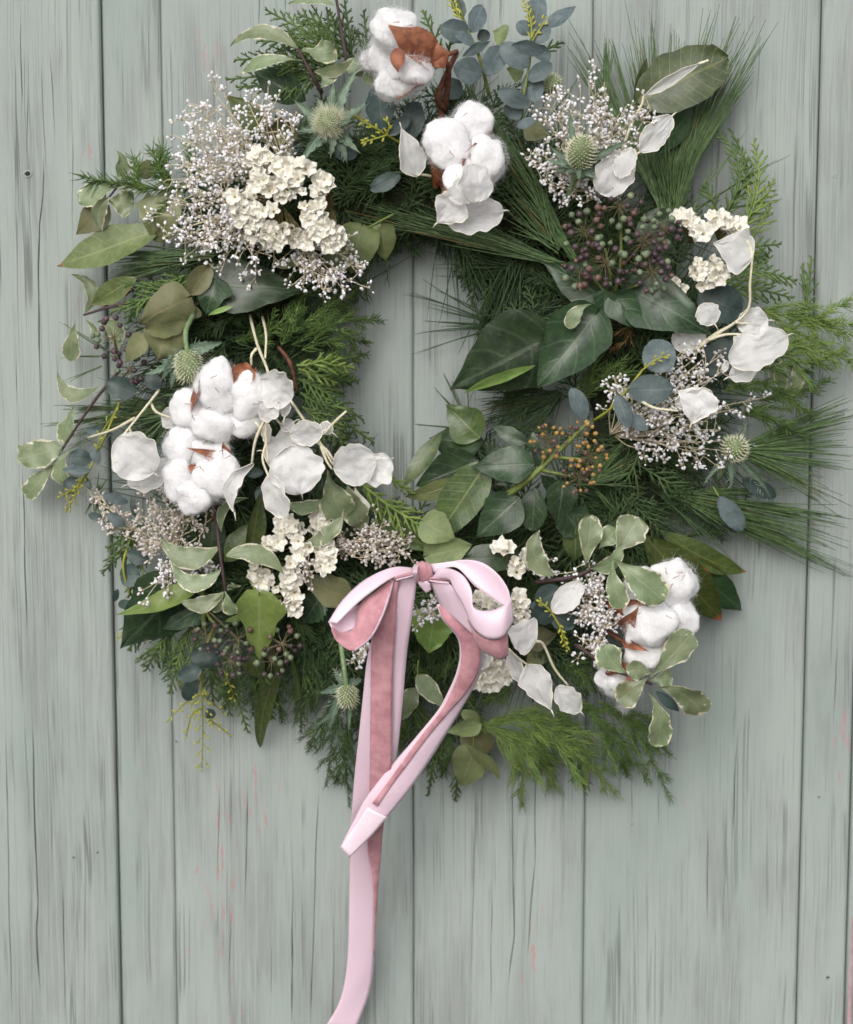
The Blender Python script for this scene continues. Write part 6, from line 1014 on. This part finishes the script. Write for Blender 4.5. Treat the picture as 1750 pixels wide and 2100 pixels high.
strip(T, e3([(858, 400), (872, 440), (915, 490)], [112, 113, 112]), e3([(900, 400), (935, 430), (945, 470)], [114, 114, 112]), 'satin', 'loop_end', 0.15, 12)
# left tail: satin ribbon with a velvet ribbon lying on it
HT = [109, 106, 103, 100, 96, 88, 80, 70, 60, 50, 42, 34, 28, 24, 21, 19]
strip(T, e3([(730, 400), (652, 620), (597, 760), (566, 900), (545, 1100), (518, 1350), (497, 1550), (481, 1755), (470, 1875), (468, 2055), (466, 2255), (460, 2555), (440, 2755), (400, 2895), (330, 3015)], HT), e3([(864, 385), (842, 560), (822, 700), (802, 850), (780, 1100), (755, 1350), (722, 1550), (692, 1700), (662, 1875), (646, 2055), (618, 2255), (614, 2455), (608, 2655), (586, 2815), (500, 3045)], HT), 'satin', 'tail', 0.05, 80, wob=0.012)
strip(T, e3([(724, 412), (657, 620), (605, 745), (593, 900), (591, 1100), (587, 1400), (583, 1700), (573, 1960), (598, 2120), (613, 2330), (606, 2600)], [109, 106, 104, 100, 94, 84, 72, 55, 46, 38, 30]), e3([(770, 388), (746, 500), (736, 700), (722, 900), (716, 1200), (712, 1500), (690, 1680), (664, 1875), (650, 2055), (634, 2250), (612, 2600)], [110, 107, 105, 100, 92, 82, 70, 56, 46, 38, 30]), 'velvet', 'tail', 0.07, 70, lift=3.0)
# right tail, crossing in front of the left one
HR = [104, 106, 106, 104, 101, 97, 93, 90, 87, 85, 83, 82, 80, 78]
A2 = [(975, 555), (1008, 640), (1068, 710), (1103, 770), (1110, 860), (1088, 960), (1045, 1060), (985, 1170), (880, 1300), (760, 1440), (650, 1570), (560, 1690), (490, 1820), (415, 1968)]
B2 = [(1012, 552), (1087, 595), (1157, 655), (1207, 735), (1241, 800), (1243, 900), (1224, 980), (1172, 1080), (1102, 1200), (1022, 1330), (922, 1490), (802, 1660), (660, 1830), (470, 2028)]
strip(T, e3(A2, HR), e3(B2, HR), 'satin', 'tail', 0.08, 70)
strip(T, e3([(985, 562), (1016, 640), (1076, 710), (1111, 768), (1120, 860), (1102, 960), (1062, 1060), (1005, 1170), (900, 1300), (790, 1450), (690, 1590), (600, 1710)], HR[:12]), e3([(1004, 560), (1080, 600), (1148, 660), (1196, 740), (1229, 805), (1229, 900), (1205, 980), (1138, 1080), (1038, 1190), (930, 1320), (825, 1460), (728, 1590), (630, 1730)], HR[:12]), 'velvet', 'tail', 0.08, 60, lift=2.6)
strip(T, e3([(572, 1735), (500, 1845), (414, 1970)], [82, 80, 78]), e3([(690, 1795), (600, 1900), (468, 2030)], [82, 80, 78]), 'pale_end', 'cut_end', 0.08, 16, lift=1.6)  # separate pale pink strip of ribbon laid over the end of the tail
# knot: velvet wrapped round the middle, pleated
kb = MB(); V = []; F = []; n1, n2 = 28, 26
C0 = P(893, 366, 112); ax = (P(940, 350, 112) - P(845, 385, 112)).normalized(); s1 = ax.cross(TOCAM).normalized()
for i in range(n1 + 1):
    t = i / n1; x = (t - 0.5) * 100 * U; rr = (0.62 + 0.38 * math.sin(math.pi * t)) * 52 * U
    for j in range(n2):
        a = 2 * math.pi * j / n2; k = 1 + 0.05 * math.sin(t * 20 + 1.5 * math.sin(a * 2)) + 0.06 * noise.noise(Vector((t * 5, math.cos(a) * 2, math.sin(a) * 2)))
        V.append(C0 + ax * x + s1 * (math.cos(a) * rr * k * 1.1) + TOCAM * (math.sin(a) * rr * k * 0.8))
for i in range(n1):
    for j in range(n2): F.append((i * n2 + j, i * n2 + (j + 1) % n2, (i + 1) * n2 + (j + 1) % n2, (i + 1) * n2 + j))
kb.add(V, F); kb.build('knot', 'velvet', T.root)
strip(T, e3([(838, 330), (832, 370), (845, 400)], [116, 122, 116]), e3([(870, 318), (862, 365), (872, 412)], [118, 126, 118]), 'satin', 'knot_edge', 0.2, 14)
for k, (a0, b0) in enumerate((((930, 395), (1060, 400)), ((930, 408), (1050, 420)), ((845, 362), (730, 388)), ((850, 375), (740, 400)))):
    x0, y0 = a0; x1, y1 = b0; strip(T, [(x0, y0, 112), (x1, y1, 115)], [(x0, y0 + 12, 114), (x1, y1 + 16, 118)], 'satin' if k % 2 else 'velvet', 'pleat', 0.2, 8, 4)
T.done()
